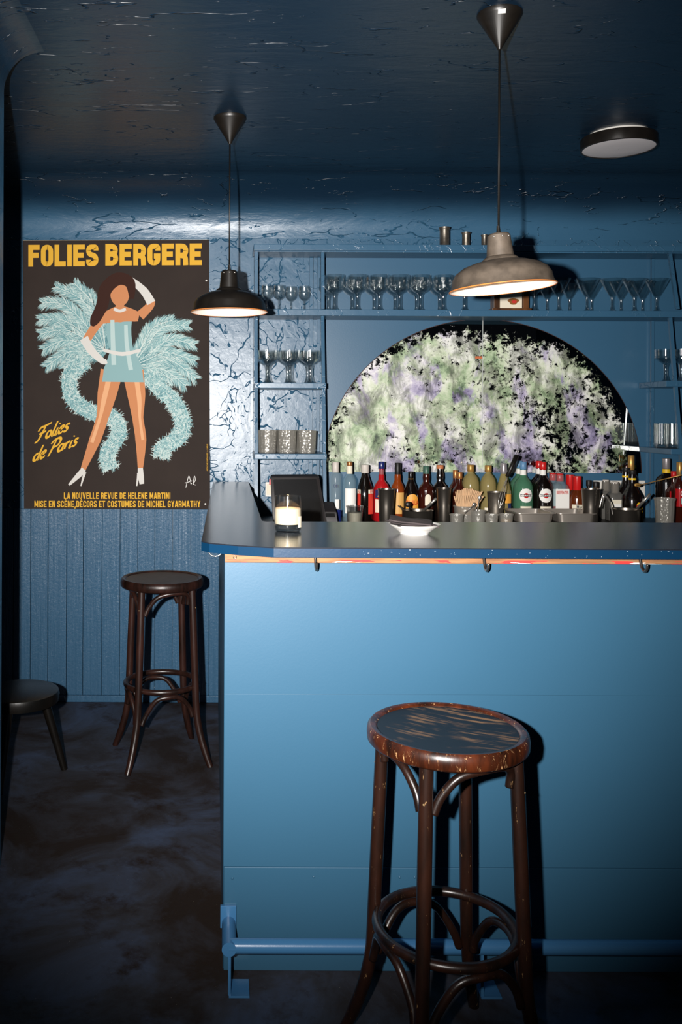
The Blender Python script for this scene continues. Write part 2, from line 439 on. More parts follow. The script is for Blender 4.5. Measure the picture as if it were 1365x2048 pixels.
# ------------------------------------------------------------------ bar
YB, XS = 2.36, .006
ZT, ZU = 1.117, 1.091
bar = thing('service_bar', 'pale blue painted bar base with exposed plywood strip under its top', 'bar', (0, 0, 0))
for z0_, z1_ in ((.27, .7218), (.7221, 1.066)):
    bm = BM(); box(bm, (XS, YB, z0_), (3.45, YB + .03, z1_), .0003); obj('front_panel', bm, M['bar'], bar)
bm = BM(); box(bm, (XS + .001, YB - .003, .046), (3.45, YB + .03, .2695), .002); obj('kick_panel', bm, M['bar'], bar)
bm = BM(); box(bm, (XS + .001, YB - .006, 0), (3.45, YB + .03, .0455), .002); obj('plinth', bm, M['bar'], bar)
bm = BM(); box(bm, (XS, YB + .001, 1.0665), (3.45, YB + .03, ZU), 0); obj('plywood_strip', bm, M['ply'], bar)['label'] = 'bare plywood strip with red and white paint remnants'
bm = BM(); prism(bm, [(XS - .001, YB + .002, 0), (XS + .03, YB + .031, 0), (.01, 4.54, 0), (-.02, 4.54, 0)],
                 [(XS - .001, YB + .002, ZU), (XS + .03, YB + .031, ZU), (.01, 4.54, ZU), (-.02, 4.54, ZU)])
obj('side_panel', bm, M['bar'], bar)
for px, py in ((465, 1757), (628, 1754), (800, 1755), (830, 1755)):
    bm = BM(); p = P(px, py, YB - .003); bmesh.ops.create_uvsphere(bm, u_segments=8, v_segments=5, radius=.0035, matrix=Matrix.Translation(p) @ Matrix.Scale(.5, 4, (0, 1, 0)))
    obj('screw', bm, M['bar'], bar, 180)
top_xy = [(3.45, 2.29), (.30, 2.29), (.13, 2.292), (.04, 2.325), (-.035, 2.365), (-.057, 2.40), (-.056, 2.6), (-.05, 4.54), (.128, 4.54), (.124, 2.86), (.14, 2.84), (.16, 2.845), (3.45, 2.885)]
ct = thing('countertop', 'long dark varnished bar top with scuffed deep blue edge', 'counter', (0, 0, 0))
bm = BM(); prism(bm, [(x, y, ZT - .003) for x, y in top_xy], [(x, y, ZT) for x, y in top_xy]); obj('top_surface', bm, M['counter'], ct)
bm = BM()
def inset(l, d):
    c = Vector((1.7, 2.6)); return [(x, y) for x, y in l]
prism(bm, [(x, y, ZU) for x, y in top_xy], [(x, y, ZT - .003) for x, y in top_xy], 0); obj('edge_band', bm, M['edge'], ct)['label'] = 'deep blue painted edge'
bm = BM()
for k in range(80):
    x = rnd.uniform(.32, 2.1); z = ZU + .002 + (ZT - ZU - .006) * rnd.random() ** 1.4; w = rnd.choice((.0009, .0012, .0015, .004)); h = .0009
    box(bm, (x, 2.2896, z), (x + w, 2.2902, z + h))
o = obj('chipped_speck', bm, plain('chipped_primer', '#b9c4cc', .7), ct); o['kind'] = 'stuff'
# hooks and ring under the top
def hook(px, i, label):
    p = P(px, 1112, 2.335); h = thing('coat_hook', label, 'hook', (p.x, p.y, ZU), 0, 'steel hooks under the bar top')
    bm = BM(); pts = [(0, .012, 0), (0, .01, -.012), (0, .0, -.03), (0, -.014, -.037), (0, -.026, -.03), (0, -.03, -.016)]
    tube(bm, spline(pts, 6), .0036, 10); obj('hook_body', bm, M['steel_d'], h, 180)
    bm = BM(); box(bm, (-.007, .004, -.004), (.007, .02, 0), .001); obj('mounting_plate', bm, M['steel_d'], h)
hook(632, 0, 'steel hook under the bar top in front of the candle glass')
hook(971, 1, 'steel hook under the bar top above the worn bar stool')
hook(1285, 2, 'steel hook under the bar top farther along than the worn stool')
bm = BM(); p = P(431, 1100, 2.42); tube(bm, [p + Vector((.02 * math.cos(a), 0, .02 * math.sin(a) + .003)) for a in [PI + PI * k / 14 for k in range(15)]], .0016, 8)
tag(obj('wire_loop', bm, M['steel'], None, 180), 'thin wire loop hanging below the chamfered bar top corner', 'wire')
bm = BM(); p = P(470, 1115, 2.355); tube(bm, [p + Vector((.004 * math.cos(a), 0, .004 * math.sin(a))) for a in [2 * PI * k / 16 for k in range(16)]], .001, 6, True)
tag(obj('screw_eye', bm, M['steel_d'], None, 180), 'tiny metal screw eye in the plywood strip at the bar corner', 'screw eye')
# foot rail
fr = thing('foot_rail', 'round blue painted foot rail along the bottom of the bar', 'foot rail', (PX(463, 2.25), 2.25, 0))
ZR = .126
bm = BM(); tube(bm, [(0, .0, ZR), (3.3, .0, ZR)], .018, 20); obj('rail', bm, M['rail'], fr, 40)
bm = BM(); tube(bm, [(0.0, -.0175, ZR), (0, .1, ZR + .001)], .018, 20); obj('elbow', bm, M['rail'], fr, 40)
p = P(460, 1820, YB)
bm = BM(); box(bm, (-.022, .098, ZR - .012), (.02, .107, ZR + .045), .001); obj('wall_plate', bm, M['rail'], fr)
bm = BM(); box(bm, (-.002, -.004, .004), (.005, .004, ZR - .012)); obj('support', bm, M['rail'], fr)
bm = BM(); box(bm, (0, -.008, 0), (.052, .062, .005), .001); obj('floor_plate', bm, M['rail'], fr)
sx = PX(967, 2.25) - PX(463, 2.25)
bm = BM(); box(bm, (sx, -.004, .004), (sx + .007, .004, ZR - .012)); obj('support', bm, M['rail'], fr)
bm = BM(); box(bm, (sx, -.008, 0), (sx + .052, .062, .005), .001); obj('floor_plate', bm, M['rail'], fr)
# service worktop along the back wall, behind the bar
ZB = .945
wk = thing('back_worktop', 'dark service worktop against the wall behind the bar, under the bottles', 'worktop', (0, 0, 0))
bm = BM(); box(bm, (.15, 3.95, ZB - .03), (3.45, 4.54, ZB), .002); obj('worktop_board', bm, M['black'], wk)
bm = BM(); box(bm, (.17, 3.99, 0), (3.45, 4.02, ZB - .03)); obj('cabinet_front', bm, M['panel'], wk)
bm = BM(); box(bm, (PX(1000, 4.4), 4.36, ZB), (PX(1172, 4.4), 4.54, 1.0), .002); obj('bottle_step', bm, M['black'], wk)
bm = BM(); box(bm, (PX(1012, 4.15), 4.03, ZB), (PX(1178, 4.15), 4.30, .972), .002); obj('tray_rest', bm, M['black'], wk)

# ------------------------------------------------------------------ back panel, shelves
YS = 4.35
su = thing('shelf_unit', 'blue painted wall shelving above the back bar with stemmed glasses on it', 'shelves', (0, 0, 0))
XL, XR = PX(508, YS), 3.45
bm = BM(); box(bm, (PX(646, 4.55), 4.552, ZB), (3.45, 4.569, PZ(494, 4.55)), .001); obj('back_panel', bm, M['panel'], su)
def board(z, th, x0, x1, y0, name='shelf_board'):
    bm = BM(); box(bm, (x0, y0, z - th), (x1, 4.548, z), .0025); return obj(name, bm, M['shelf'], su)
Z0, Z1, Z2, Z3 = PZ(488.5, YS), PZ(617.5, YS), PZ(765, 4.25), PZ(907, 4.22)
Z2r, Z3r = PZ(757, 4.25), PZ(894, 4.22)
board(Z0, .029, XL - .004, XR, YS - .012, 'top_board')
bm = BM(); box(bm, (XL, YS - .004, Z0 - .036), (XR, YS + .012, Z0 - .0292), .001); obj('top_rail', bm, M['shelf'], su)
board(Z1, .031, XL, XR, YS)
XM = PX(648, YS)
board(Z2, .026, XL, XM, 4.25); board(Z3, .026, XL, XM, 4.215)
XF = PX(1341, YS)
board(Z2r, .028, XF - .06, XR, 4.27); board(Z3r, .026, XF - .06, XR, 4.22)
def post(x, y0, z0, y1, z1, w=.016, d=.016):
    bm = BM(); prism(bm, [(x - w / 2, y0 - d / 2, z0), (x + w / 2, y0 - d / 2, z0), (x + w / 2, y0 + d / 2, z0), (x - w / 2, y0 + d / 2, z0)],
                     [(x - w / 2, y1 - d / 2, z1), (x + w / 2, y1 - d / 2, z1), (x + w / 2, y1 + d / 2, z1), (x - w / 2, y1 + d / 2, z1)], .002)
    return obj('post', bm, M['shelf'], su)
for xx in (XL + .008, XM - .008, XF):
    post(xx, YS + .012, Z0 - .03, YS + .004 - (.07 if xx == XF else 0.01), Z1)
    post(xx, YS + .006, Z1 - .032, 4.20, ZB if xx < 1 else 1.0)
    post(xx - (.012 if xx < XM - .1 else 0.0), 4.535, Z0 - .03, 4.535, ZB, .014)
post(XM - .045, 4.54, Z0 - .03, 4.54, ZB, .018)

# ------------------------------------------------------------------ arched mirror
def m_mirror():
    t = NT('marbled_old_mirror'); t.t.nodes.remove(t.b)
    tc = t.n('TexCoord'); co = tc.outputs['Object']
    sp = t.n('SeparateXYZ'); t.l(co, sp.inputs[0]); X, Z = sp.outputs[0], sp.outputs[2]
    mp = t.n('Mapping'); t.l(co, mp.inputs[0]); mp.inputs['Location'].default_value = (3.1, 0, 1.7); co = mp.outputs[0]
    big = t.noise(co, 3.6, 4, .6, .3); mid = t.noise(co, 6.5, 8, .66, .25); spk = t.noise(co, 30, 10, .76, .2)
    m2 = t.n('Mapping'); t.l(tc.outputs['Object'], m2.inputs[0]); m2.inputs['Location'].default_value = (8, 0, 4); m2.inputs['Rotation'].default_value = (0, .5, 0); m2.inputs['Scale'].default_value = (1.5, 1, .8)
    hue = t.noise(m2.outputs[0], 3.6, 7, .62, .5)
    green = t.ramp(mid, [(.33, lin('#4a6247')), (.42, lin('#a9bf97')), (.50, lin('#d3dcc0')), (.60, lin('#f0f0e8'))])
    viol = t.ramp(mid, [(.34, lin('#3a354b')), (.42, lin('#958cae')), (.50, lin('#c6bed4')), (.59, lin('#efecec'))])
    col = t.mix(t.ramp(hue, [(.49, BLACK), (.55, WHITE)]), green, viol)
    grey = t.ramp(t.noise(m2.outputs[0], 7, 9, .72, .6), [(.36, lin('#1d201c')), (.46, lin('#a5a9a2')), (.54, WHITE)])
    mul = t.n('Mix', data_type='RGBA', blend_type='MULTIPLY'); mul.inputs[0].default_value = .8; t.l(col, mul.inputs[6]); t.l(grey, mul.inputs[7]); col = mul.outputs[2]
    # where paint covers the mirror
    dx = t.math('DIVIDE', X, .80); dz = t.math('DIVIDE', Z, .775)
    rr = t.math('SQRT', t.math('ADD', t.math('MULTIPLY', dx, dx), t.math('MULTIPLY', dz, dz)))
    lim = t.math('MULTIPLY', t.math('SUBTRACT', rr, t.math('MULTIPLY', t.math('SUBTRACT', 0.0, X), .02)), 1.0)
    edge = t.ramp(lim, [(.90, BLACK), (1.0, WHITE)])
    top = t.ramp(Z, [(.62, BLACK), (.78, WHITE)])
    f = t.math('ADD', t.math('MULTIPLY', spk, .74), t.math('MULTIPLY', big, .26))
    thr = t.math('ADD', .435, t.math('MULTIPLY', t.math('ADD', X, .05), .055))
    thr = t.math('ADD', thr, t.math('ADD', t.math('MULTIPLY', edge, .10), t.math('MULTIPLY', top, .12)))
    clear = t.math('GREATER_THAN', t.math('ADD', X, t.math('MULTIPLY', Z, .16)), .745)
    thr = t.math('ADD', thr, clear)
    cov = t.math('MULTIPLY', t.math('SUBTRACT', f, thr), 30.0, True)
    df = t.n('BsdfPrincipled'); t.l(col, df.inputs['Base Color']); df.inputs['Roughness'].default_value = .5
    gl = t.n('BsdfGlossy'); gl.inputs['Roughness'].default_value = .015; gl.inputs[0].default_value = (.55, .56, .55, 1)
    mx = t.n('MixShader'); t.l(cov, mx.inputs[0]); t.l(gl.outputs[0], mx.inputs[1]); t.l(df.outputs[0], mx.inputs[2])
    t.l(mx.outputs[0], t.out.inputs[0]); return t.m
M['mirror'] = m_mirror()
YM = 4.54
pc = P(965, 945, YM); MA = .803; MH = P(965, 639, YM).z - pc.z
mir = thing('arched_mirror', 'half-round mirror marbled in green, violet and black behind the bottles', 'mirror', (pc.x, YM, pc.z))
def arc(x0, x1, n=40): return [(x, MH * math.sqrt(max(0, 1 - (x / MA) ** 2))) for x in [x0 + (x1 - x0) * k / n for k in range(n + 1)]]
def half(ts): return [(MA * math.cos(a), MH * math.sin(a)) for a in ts]
for nm, a0, a1 in (('mirror_half', PI, PI / 2), ('mirror_half', PI / 2, 0)):
    pts = half([a0 + (a1 - a0) * k / 40 for k in range(41)])
    g = .0018 if a0 > 3 else -.0018
    pts = [((x - g) if abs(x) < .002 else x, z) for x, z in pts]
    pts.append((-g if a0 > 3 else -g, 0)) if a0 > 3 else pts.append((-g, 0))
    bm = BM(); prism(bm, [(x, 0, z) for x, z in pts], [(x, .008, z) for x, z in pts]); obj(nm, bm, M['mirror'], mir)
bm = BM(); tube(bm, [(x, .003, z) for x, z in half([PI * k / 80 for k in range(81)])], .0032, 6); obj('rim', bm, plain('dark_copper_rim', '#4a2f28', .5), mir, 180)
bm = BM(); box(bm, (-.0012, -.001, 0), (.0012, .004, MH - .004)); obj('seam_strip', bm, plain('pale_seam', '#cfd3cf', .4), mir)
bm = BM(); p = P(958, 715, YM) - Vector((pc.x, YM, pc.z)); box(bm, (p.x - .018, -.002, p.z - .006), (p.x + .018, -.0002, p.z + .006)); obj('tape_scrap', bm, plain('orange_tape', '#c96a3c', .6), mir)
# sockets on the wall
def socket(px0, px1, py0, py1, label, Y=4.545):
    a, b = P(px0, py1, Y), P(px1, py0, Y); t = thing('wall_socket', label, 'socket', (a.x, Y, a.z)); w, h = b.x - a.x, b.z - a.z
    bm = BM(); box(bm, (0, -.008, 0), (w, .004, h), .003); obj('cover_plate', bm, M['white'], t)
    bm = BM(); box(bm, (w * .15, -.0105, h * .14), (w * .85, -.0075, h * .86), .002); obj('insert', bm, M['label_cream'], t)
socket(531, 548, 964, 993, 'white wall switch half hidden behind the black screen', 4.56)
socket(1187, 1290, 961, 1000, 'white double wall socket behind the tall black liqueur bottles')

# ------------------------------------------------------------------ poster
YQ = 4.552
def pq(px, py, layer=0): p = P(px, py, YQ); return Vector((p.x, YQ - .0006 - layer * .00035, p.z))
def m_poster():
    t = NT('brown_black_poster_paper'); f = t.noise(t.coords(), 6, 6)
    sc = t.ramp(t.noise(t.coords((1, 1, 3)), 42, 6, .7), [(.70, BLACK), (.74, WHITE)])
    t.set(Base_Color=t.mix(t.math('MULTIPLY', sc, .25), t.mix(f, lin('#2c2421'), lin('#3a302b')), lin('#9a8f83')), Roughness=.75, Specular_IOR_Level=.2); return t.m
po = thing('poster', 'large dark cabaret poster with yellow lettering and a dancer in blue feathers', 'poster', (0, 0, 0))
cs = [P(45.5, 481, YQ), P(418, 479.5, YQ), P(420.5, 1018, YQ), P(48, 1020, YQ)]
bm = BM(); prism(bm, cs, [c + Vector((0, .007, 0)) for c in cs]); obj('paper_sheet', bm, m_poster(), po)
bm = BM(); a, b = P(45.5, 481, YQ), P(418, 479.5, YQ); prism(bm, [a, b, b + Vector((0, 0, .0012)), a + Vector((0, 0, .0012))], [a + Vector((0, .007, 0)), b + Vector((0, .007, 0)), b + Vector((0, .007, .0012)), a + Vector((0, .007, .0012))]); obj('torn_top_edge', bm, M['label_cream'], po)
POY = plain('poster_yellow', '#e8b23a', .7, spec=.2)
def flat_poly(bm, pts, layer, mi=0):
    f = bm.faces.new([bm.verts.new(pq(x, y, layer)) for x, y in pts]); f.material_index = mi; return f
def rpath(pts, rad, closed=False, n=5):
    """polyline with rounded corners"""
    out = []; m = len(pts)
    for i, p in enumerate(pts):
        p = Vector(p)
        if not closed and i in (0, m - 1): out.append(p); continue
        a, b = Vector(pts[i - 1]), Vector(pts[(i + 1) % m]); r_ = min(rad, (a - p).length * .499, (b - p).length * .499)
        s_, e = p + (a - p).normalized() * r_, p + (b - p).normalized() * r_
        out += [s_ * (1 - k / n) ** 2 + 2 * p * (k / n) * (1 - k / n) + e * (k / n) ** 2 for k in range(n + 1)]
    if closed: out.append(out[0])
    return out
def capital(ch, t):
    """block capital: (width, strokes) in a box one unit tall; t is the stroke weight"""
    h = t / 2; W = .34 + t * 1.15; x0, x1, y0, y1, ym = h, W - h, h, 1 - h, .5; c = .3
    V = lambda x, a=0, b=1: ([(x, a), (x, b)], 0); Hh = lambda y, a=0, b=W: ([(a, y), (b, y)], 0)
    g = {'I': (t, [V(h)]), 'L': (W * .92, [V(x0), Hh(y0, 0, W * .92)]), 'F': (W * .92, [V(x0), Hh(y1, 0, W * .92), Hh(ym + .02, 0, W * .84)]),
         'E': (W * .95, [V(x0), Hh(y0, 0, W * .95), Hh(ym + .01, 0, W * .86), Hh(y1, 0, W * .95)]), 'T': (W, [Hh(y1), V(W / 2)]), 'H': (W, [V(x0), V(x1), Hh(ym)]),
         'O': (W, [([(x0, y0), (x1, y0), (x1, y1), (x0, y1)], 2)]), 'D': (W, [V(x0), ([(0, y0), (x1, y0), (x1, y1), (0, y1)], 1)]),
         'C': (W, [([(x1, .34), (x1, y0), (x0, y0), (x0, y1), (x1, y1), (x1, .66)], 1)]), 'G': (W, [([(x1, .5), (x1, y0), (x0, y0), (x0, y1), (x1, y1), (x1, .68)], 1), Hh(.5 - h * .6, W * .5, W)]),
         'U': (W, [([(x0, 1), (x0, y0), (x1, y0), (x1, 1)], 1)]), 'S': (W, [([(x0, .3), (x0, y0), (x1, y0), (x1, .47), (x0, .56), (x0, y1), (x1, y1), (x1, .72)], 1)]),
         'B': (W, [V(x0), ([(0, y1), (x1 - .02, y1), (x1 - .02, .53), (0, .53)], 1), ([(0, .53), (x1, .53), (x1, y0), (0, y0)], 1)]), 'P': (W, [V(x0), ([(0, y1), (x1, y1), (x1, .43), (0, .43)], 1)]),
         'R': (W, [V(x0), ([(0, y1), (x1, y1), (x1, .46), (0, .46)], 1), ([(x0 + .1, .46), (x1 - .02, .42), (x1, 0)], 1)]),
         'A': (W * 1.08, [([(h * .8, 0), (W * .54 - h * .2, 1)], 0), ([(W * 1.08 - h * .8, 0), (W * .54 + h * .2, 1)], 0), Hh(.27, W * .2, W * .86)]), 'V': (W * 1.08, [([(h * .8, 1), (W * .54 - h * .1, 0)], 0), ([(W * 1.08 - h * .8, 1), (W * .54 + h * .1, 0)], 0)]),
         'N': (W, [V(x0), V(x1), ([(x0, 1), (x1, 0)], 0)]), 'M': (W * 1.28, [V(x0), V(W * 1.28 - h), ([(x0, 1), (W * .64, .22)], 0), ([(W * 1.28 - x0, 1), (W * .64, .22)], 0)]),
         'Y': (W * 1.04, [([(h * .8, 1), (W * .52, .42)], 0), ([(W * 1.04 - h * .8, 1), (W * .52, .42)], 0), V(W * .52, 0, .46)]), ',': (t * 1.1, [([(t * .75, .16), (t * .3, -.2)], 0)]), ' ': (.2, [])}
    if ch in 'ÉÈ':
        w, st = g['E']; d = .1 if ch == 'É' else -.1
        return w, st + [([(w * .5 - d, 1.08), (w * .5 + d, 1.24)], 0)]
    return g[ch]
def ptext(bm, s, x0, x1, yt, yb, t, layer=5, dy=0, gap=.075):
    gl = [capital(c, t) for c in s]; tot = sum(w for w, _ in gl) + gap * (len(gl) - 1); cx = 0
    fn = lambda u, v, l: pq(x0 + (x1 - x0) * u / tot, yb + (yt - yb) * v + dy * u / tot, l)
    for i, (w, strokes) in enumerate(gl):
        for k, (pts, mode) in enumerate(strokes):
            pts = [(cx + x, y) for x, y in pts]
            pp = rpath(pts, .34, mode == 2) if mode else [Vector(p) for p in pts]
            n = len(pp); L, R = [], []
            for j, p in enumerate(pp):
                if mode == 2: d = pp[(j + 1) % (n - 1)] - pp[j - 1 if j else n - 2]
                else: d = pp[min(j + 1, n - 1)] - pp[max(j - 1, 0)]
                d.normalize(); q = Vector((-d.y, d.x)) * (t / 2)
                L.append(bm.verts.new(fn(*(p + q), layer + k * .12))); R.append(bm.verts.new(fn(*(p - q), layer + k * .12)))
            for j in range(n - 1): bm.faces.new((L[j], L[j + 1], R[j + 1], R[j]))
        cx += w + gap
bm = BM(); ptext(bm, 'FOLIES', 57, 197, 490, 533.5, .235, 5, -1, .07); ptext(bm, 'BERGERE', 211, 404, 488, 531.5, .235, 5, -1, .07); obj('headline_lettering', bm, POY, po, normals=False)
bm = BM(); ptext(bm, 'LA NOUVELLE REVUE DE HELENE MARTINI', 128, 341, 985, 997.5, .18, gap=.11)
ptext(bm, 'MISE EN SCÈNE,DÉCORS ET COSTUMES DE MICHEL GYARMATHY', 69, 401, 1001.5, 1014.5, .18, gap=.11); obj('credit_lettering', bm, POY, po, normals=False)
bm = BM()   # tiny printer's line up the side
text_mesh(bm, 'AFFICHE IMPRIMEE A PARIS', lambda x, y: pq(413.5 + 2.6 * (1 - y), 942 - 54 * x, 5)); obj('edge_lettering', bm, POY, po, normals=False)
# brush script
def ell(cx, cy, rx, ry, a0, a1, n=14): return [(cx + rx * math.cos(a0 + (a1 - a0) * k / n), cy + ry * math.sin(a0 + (a1 - a0) * k / n)) for k in range(n + 1)]
GL = {
 'F': (.62, [[(-.12, .72), (.0, .94), (.25, .97), (.72, 1.06)], [(.34, .98), (.24, .5), (.1, .02), (-.1, -.08)], [(.02, .48), (.5, .56)]]),
 'P': (.62, [[(.22, .95), (.14, .4), (.02, -.12)], [(-.08, .78), (.1, 1.0), (.45, 1.04), (.6, .8), (.48, .52), (.16, .46)]]),
 'o': (.42, [ell(.18, .24, .16, .24, PI / 2, PI * 2.5)]),
 'a': (.46, [ell(.18, .24, .16, .24, PI * .3, PI * 2.1), [(.36, .5), (.33, .1), (.42, .0)]]),
 'd': (.5, [ell(.18, .24, .16, .24, PI * .3, PI * 2.1), [(.42, 1.0), (.35, .1), (.44, .0)]]),
 'l': (.24, [[(.14, 1.02), (.06, .2), (.1, .02), (.2, .06)]]),
 'i': (.24, [[(.1, .5), (.05, .12), (.1, .0), (.2, .05)], [(.12, .74), (.16, .80)]]),
 'e': (.4, [[(.04, .25), (.3, .36), (.26, .5), (.12, .47), (.03, .24), (.1, .02), (.22, .0), (.36, .12)]]),
 's': (.36, [[(.32, .44), (.2, .52), (.08, .42), (.16, .28), (.27, .15), (.16, .0), (.0, .06)]]),
 'r': (.36, [[(.04, .5), (.06, .02)], [(.06, .3), (.16, .46), (.32, .47)]])}
def ribbon(bm, pts, w, layer, tf, mi=0):
    sp = spline([(x, y, 0) for x, y in pts], 5); n = len(sp); L, R = [], []
    for i, p in enumerate(sp):
        d = sp[min(i + 1, n - 1)] - sp[max(i - 1, 0)]; d.normalize(); q = Vector((-d.y, d.x, 0)); t = i / (n - 1)
        ww = (w(t) if callable(w) else w) / 2
        L.append(bm.verts.new(tf(*(p + q * ww).xy, layer))); R.append(bm.verts.new(tf(*(p - q * ww).xy, layer)))
    for i in range(n - 1): bm.faces.new((L[i], L[i + 1], R[i + 1], R[i])).material_index = mi
def script(bm, word, x, y, h, ang):
    cx = 0
    for ch in word:
        adv, strokes = GL[ch]
        for k, st in enumerate(strokes):
            def tf(u, v, lay, cx=cx):
                X = (cx + u) * h * .95; Y = v * h
                return pq(x + X * math.cos(ang) + Y * math.sin(ang), y - X * math.sin(ang) + Y * -math.cos(ang), 5 + k * .3)
            ribbon(bm, st, lambda t: .17 * (1 - .25 * abs(2 * t - 1)), 5, tf)
        cx += adv
bm = BM(); script(bm, 'Folies', 73, 883, 31, .34); script(bm, 'de', 65, 923, 31, .34); script(bm, 'Paris', 97, 910, 31, .34); obj('script_lettering', bm, POY, po, normals=False)
# pale signature scribble
bm = BM()
for st in ([(372, 975), (378, 952), (382, 968)], [(370, 966), (384, 962)], [(384, 961), (381, 964), (384, 968)], [(387, 967), (389, 952), (391, 960), (387, 968), (392, 970)]):
    ribbon(bm, st, 1.0, 5, lambda u, v, l: pq(u, v, l))
obj('signature_scribble', bm, M['ink_white'], po, normals=False)
# feathers: fans of plumes and two boas
FE = [plain('feather_pale', '#b9d3d0', .8, spec=.1), plain('feather_mid', '#84aeb1', .8, spec=.1), plain('feather_deep', '#5d8a92', .8, spec=.1), plain('feather_white', '#dbe6e0', .8, spec=.1)]
fr_ = random.Random(11)
def plume(bm, pts, w, layer):
    sp = spline([(x, y, 0) for x, y in pts], 34); n = len(sp)
    ribbon(bm, pts, lambda t: w * .95 * math.sin(PI * min(1, .12 + t * .80)) ** .6, layer, lambda u, v, l: pq(u, v, l), 1)
    for i in range(n):
        t = i / (n - 1); d = sp[min(i + 1, n - 1)] - sp[max(i - 1, 0)]; d.normalize()
        for s in (-1, 1):
            for r in range(3):
                q = Vector((-d.y, d.x, 0)) * s; ln = w * (.55 + .35 * fr_.random()) * math.sin(PI * min(1, .15 + t * .78)) ** .5
                v = (q * .62 + d * (.8 + .3 * fr_.random())).normalized(); b = sp[i] + q * fr_.uniform(0, w * .25); e = b + v * ln + Vector((0, ln * .12, 0)); m = b + v * ln * .55
                wd = .42; nn = Vector((-v.y, v.x, 0))
                f = bm.faces.new([bm.verts.new(pq(*x.xy, layer + .3 + fr_.random() * .5)) for x in (b - nn * wd, b + nn * wd, m + nn * wd, e, m - nn * wd)])
                f.material_index = fr_.choice((0, 0, 1, 1, 2, 3) if t > .3 else (1, 1, 2, 2, 0))
    ribbon(bm, pts, 1.1, layer + .9, lambda u, v, l: pq(u, v, l), 3)
def boa(bm, pts, w, layer):
    sp = spline([(x, y, 0) for x, y in pts], 18); n = len(sp)
    ribbon(bm, pts, w * .9, layer, lambda u, v, l: pq(u, v, l), 1)
    for i in range(n):
        d = sp[min(i + 1, n - 1)] - sp[max(i - 1, 0)]; d.normalize(); q = Vector((-d.y, d.x, 0))
        for r in range(16):
            b = sp[i] + q * fr_.uniform(-.48, .48) * w; a = fr_.uniform(0, 2 * PI); v = (Vector((math.cos(a), math.sin(a), 0)) + (b - sp[i]) / w * 1.6 + d * .5).normalized()
            ln = w * fr_.uniform(.12, .3); nn = Vector((-v.y, v.x, 0)); wd = .5; c = b + v * ln * .5 + nn * fr_.uniform(-1.5, 1.5); e = b + v * ln
            f = bm.faces.new([bm.verts.new(pq(*x.xy, layer + .3 + fr_.random() * .5)) for x in (b - nn * wd, b + nn * wd, c + nn * wd, e, c - nn * wd)])
            f.material_index = fr_.choice((0, 0, 0, 1, 2, 3, 3))
bm = BM(); ROOT = (210, 700)
for tip, mdl in (((112, 574), (165, 600)), ((148, 566), (185, 605)), ((178, 586), (192, 620)), ((84, 606), (130, 610)), ((78, 640), (125, 640)), ((80, 668), (130, 660)), ((86, 700), (130, 680)), ((92, 734), (135, 705)), ((128, 738), (155, 715))):
    plume(bm, [ROOT, ((ROOT[0] + mdl[0]) / 2 + 6, (ROOT[1] + mdl[1]) / 2), mdl, tip], 27, 1)
obj('feather_fan', bm, FE, po, normals=False)
bm = BM(); ROOT = (262, 735)
for tip, mdl in (((345, 640), (308, 655)), ((378, 650), (325, 655)), ((390, 690), (340, 680)), ((391, 722), (335, 705)), ((392, 758), (345, 722)), ((372, 772), (330, 740)), ((345, 760), (310, 740)), ((300, 655), (285, 690))):
    plume(bm, [ROOT, ((ROOT[0] + mdl[0]) / 2, (ROOT[1] + mdl[1]) / 2 - 2), mdl, tip], 27, 1)
obj('feather_fan', bm, FE, po, normals=False)
bm = BM(); boa(bm, [(172, 722), (140, 752), (146, 798), (185, 825), (226, 835), (238, 868), (214, 908), (222, 938)], 33, 2.2); obj('feather_boa', bm, FE, po, normals=False)
bm = BM(); boa(bm, [(292, 738), (312, 770), (345, 800), (364, 836), (360, 872), (328, 895), (322, 914)], 34, 2.2); obj('feather_boa', bm, FE, po, normals=False)
# the dancer: a plain stylised stage figure in a feathered costume
PM = [plain('poster_skin', '#cf8a5e', .75, spec=.2), plain('poster_skin_light', '#eab083', .75, spec=.2), plain('poster_white', '#dcd8d2', .75, spec=.2), plain('poster_hair', '#3a2018', .75, spec=.2), plain('poster_costume', '#8fb3b5', .75, spec=.2), plain('poster_costume_pale', '#bcd2d0', .75, spec=.2), plain('poster_skin_deep', '#b86d42', .75, spec=.2)]
bm = BM(); tfp = lambda u, v, l: pq(u, v, l)
lift = [0]
def limb(pts, ws, lay, mi):
    lift[0] += .06; lay += lift[0]
    def w(t):
        k = t * (len(ws) - 1); i = min(int(k), len(ws) - 2); return ws[i] + (ws[i + 1] - ws[i]) * (k - i)
    ribbon(bm, pts, w, lay, tfp, mi)
limb([(224, 742), (214, 790), (205, 835), (190, 880), (165, 942)], [46, 38, 24, 23, 9], 3.4, 0); limb([(220, 750), (208, 800), (200, 836), (184, 885)], [10, 10, 6, 7], 3.6, 1)
limb([(266, 742), (273, 790), (276, 836), (282, 880), (281, 940)], [44, 36, 22, 22, 9], 3.4, 0); limb([(272, 750), (279, 800), (280, 836), (286, 880)], [10, 9, 5, 6], 3.6, 1)
limb([(168, 938), (158, 950), (138, 970)], [10, 11, 4], 3.7, 2); limb([(170, 944), (162, 972)], [6, 2], 3.7, 2)
limb([(281, 936), (282, 952), (284, 968)], [10, 12, 9], 3.7, 2); limb([(277, 946), (274, 972)], [5, 2], 3.7, 2)
limb([(240, 640), (238, 665), (243, 700), (246, 735), (246, 764)], [48, 50, 46, 76, 84], 3.8, 4)          # bodice and short skirt
limb([(225, 640), (226, 680), (228, 730)], [8, 9, 9], 4.0, 5); limb([(252, 650), (254, 690), (262, 740)], [7, 8, 9], 4.0, 5)
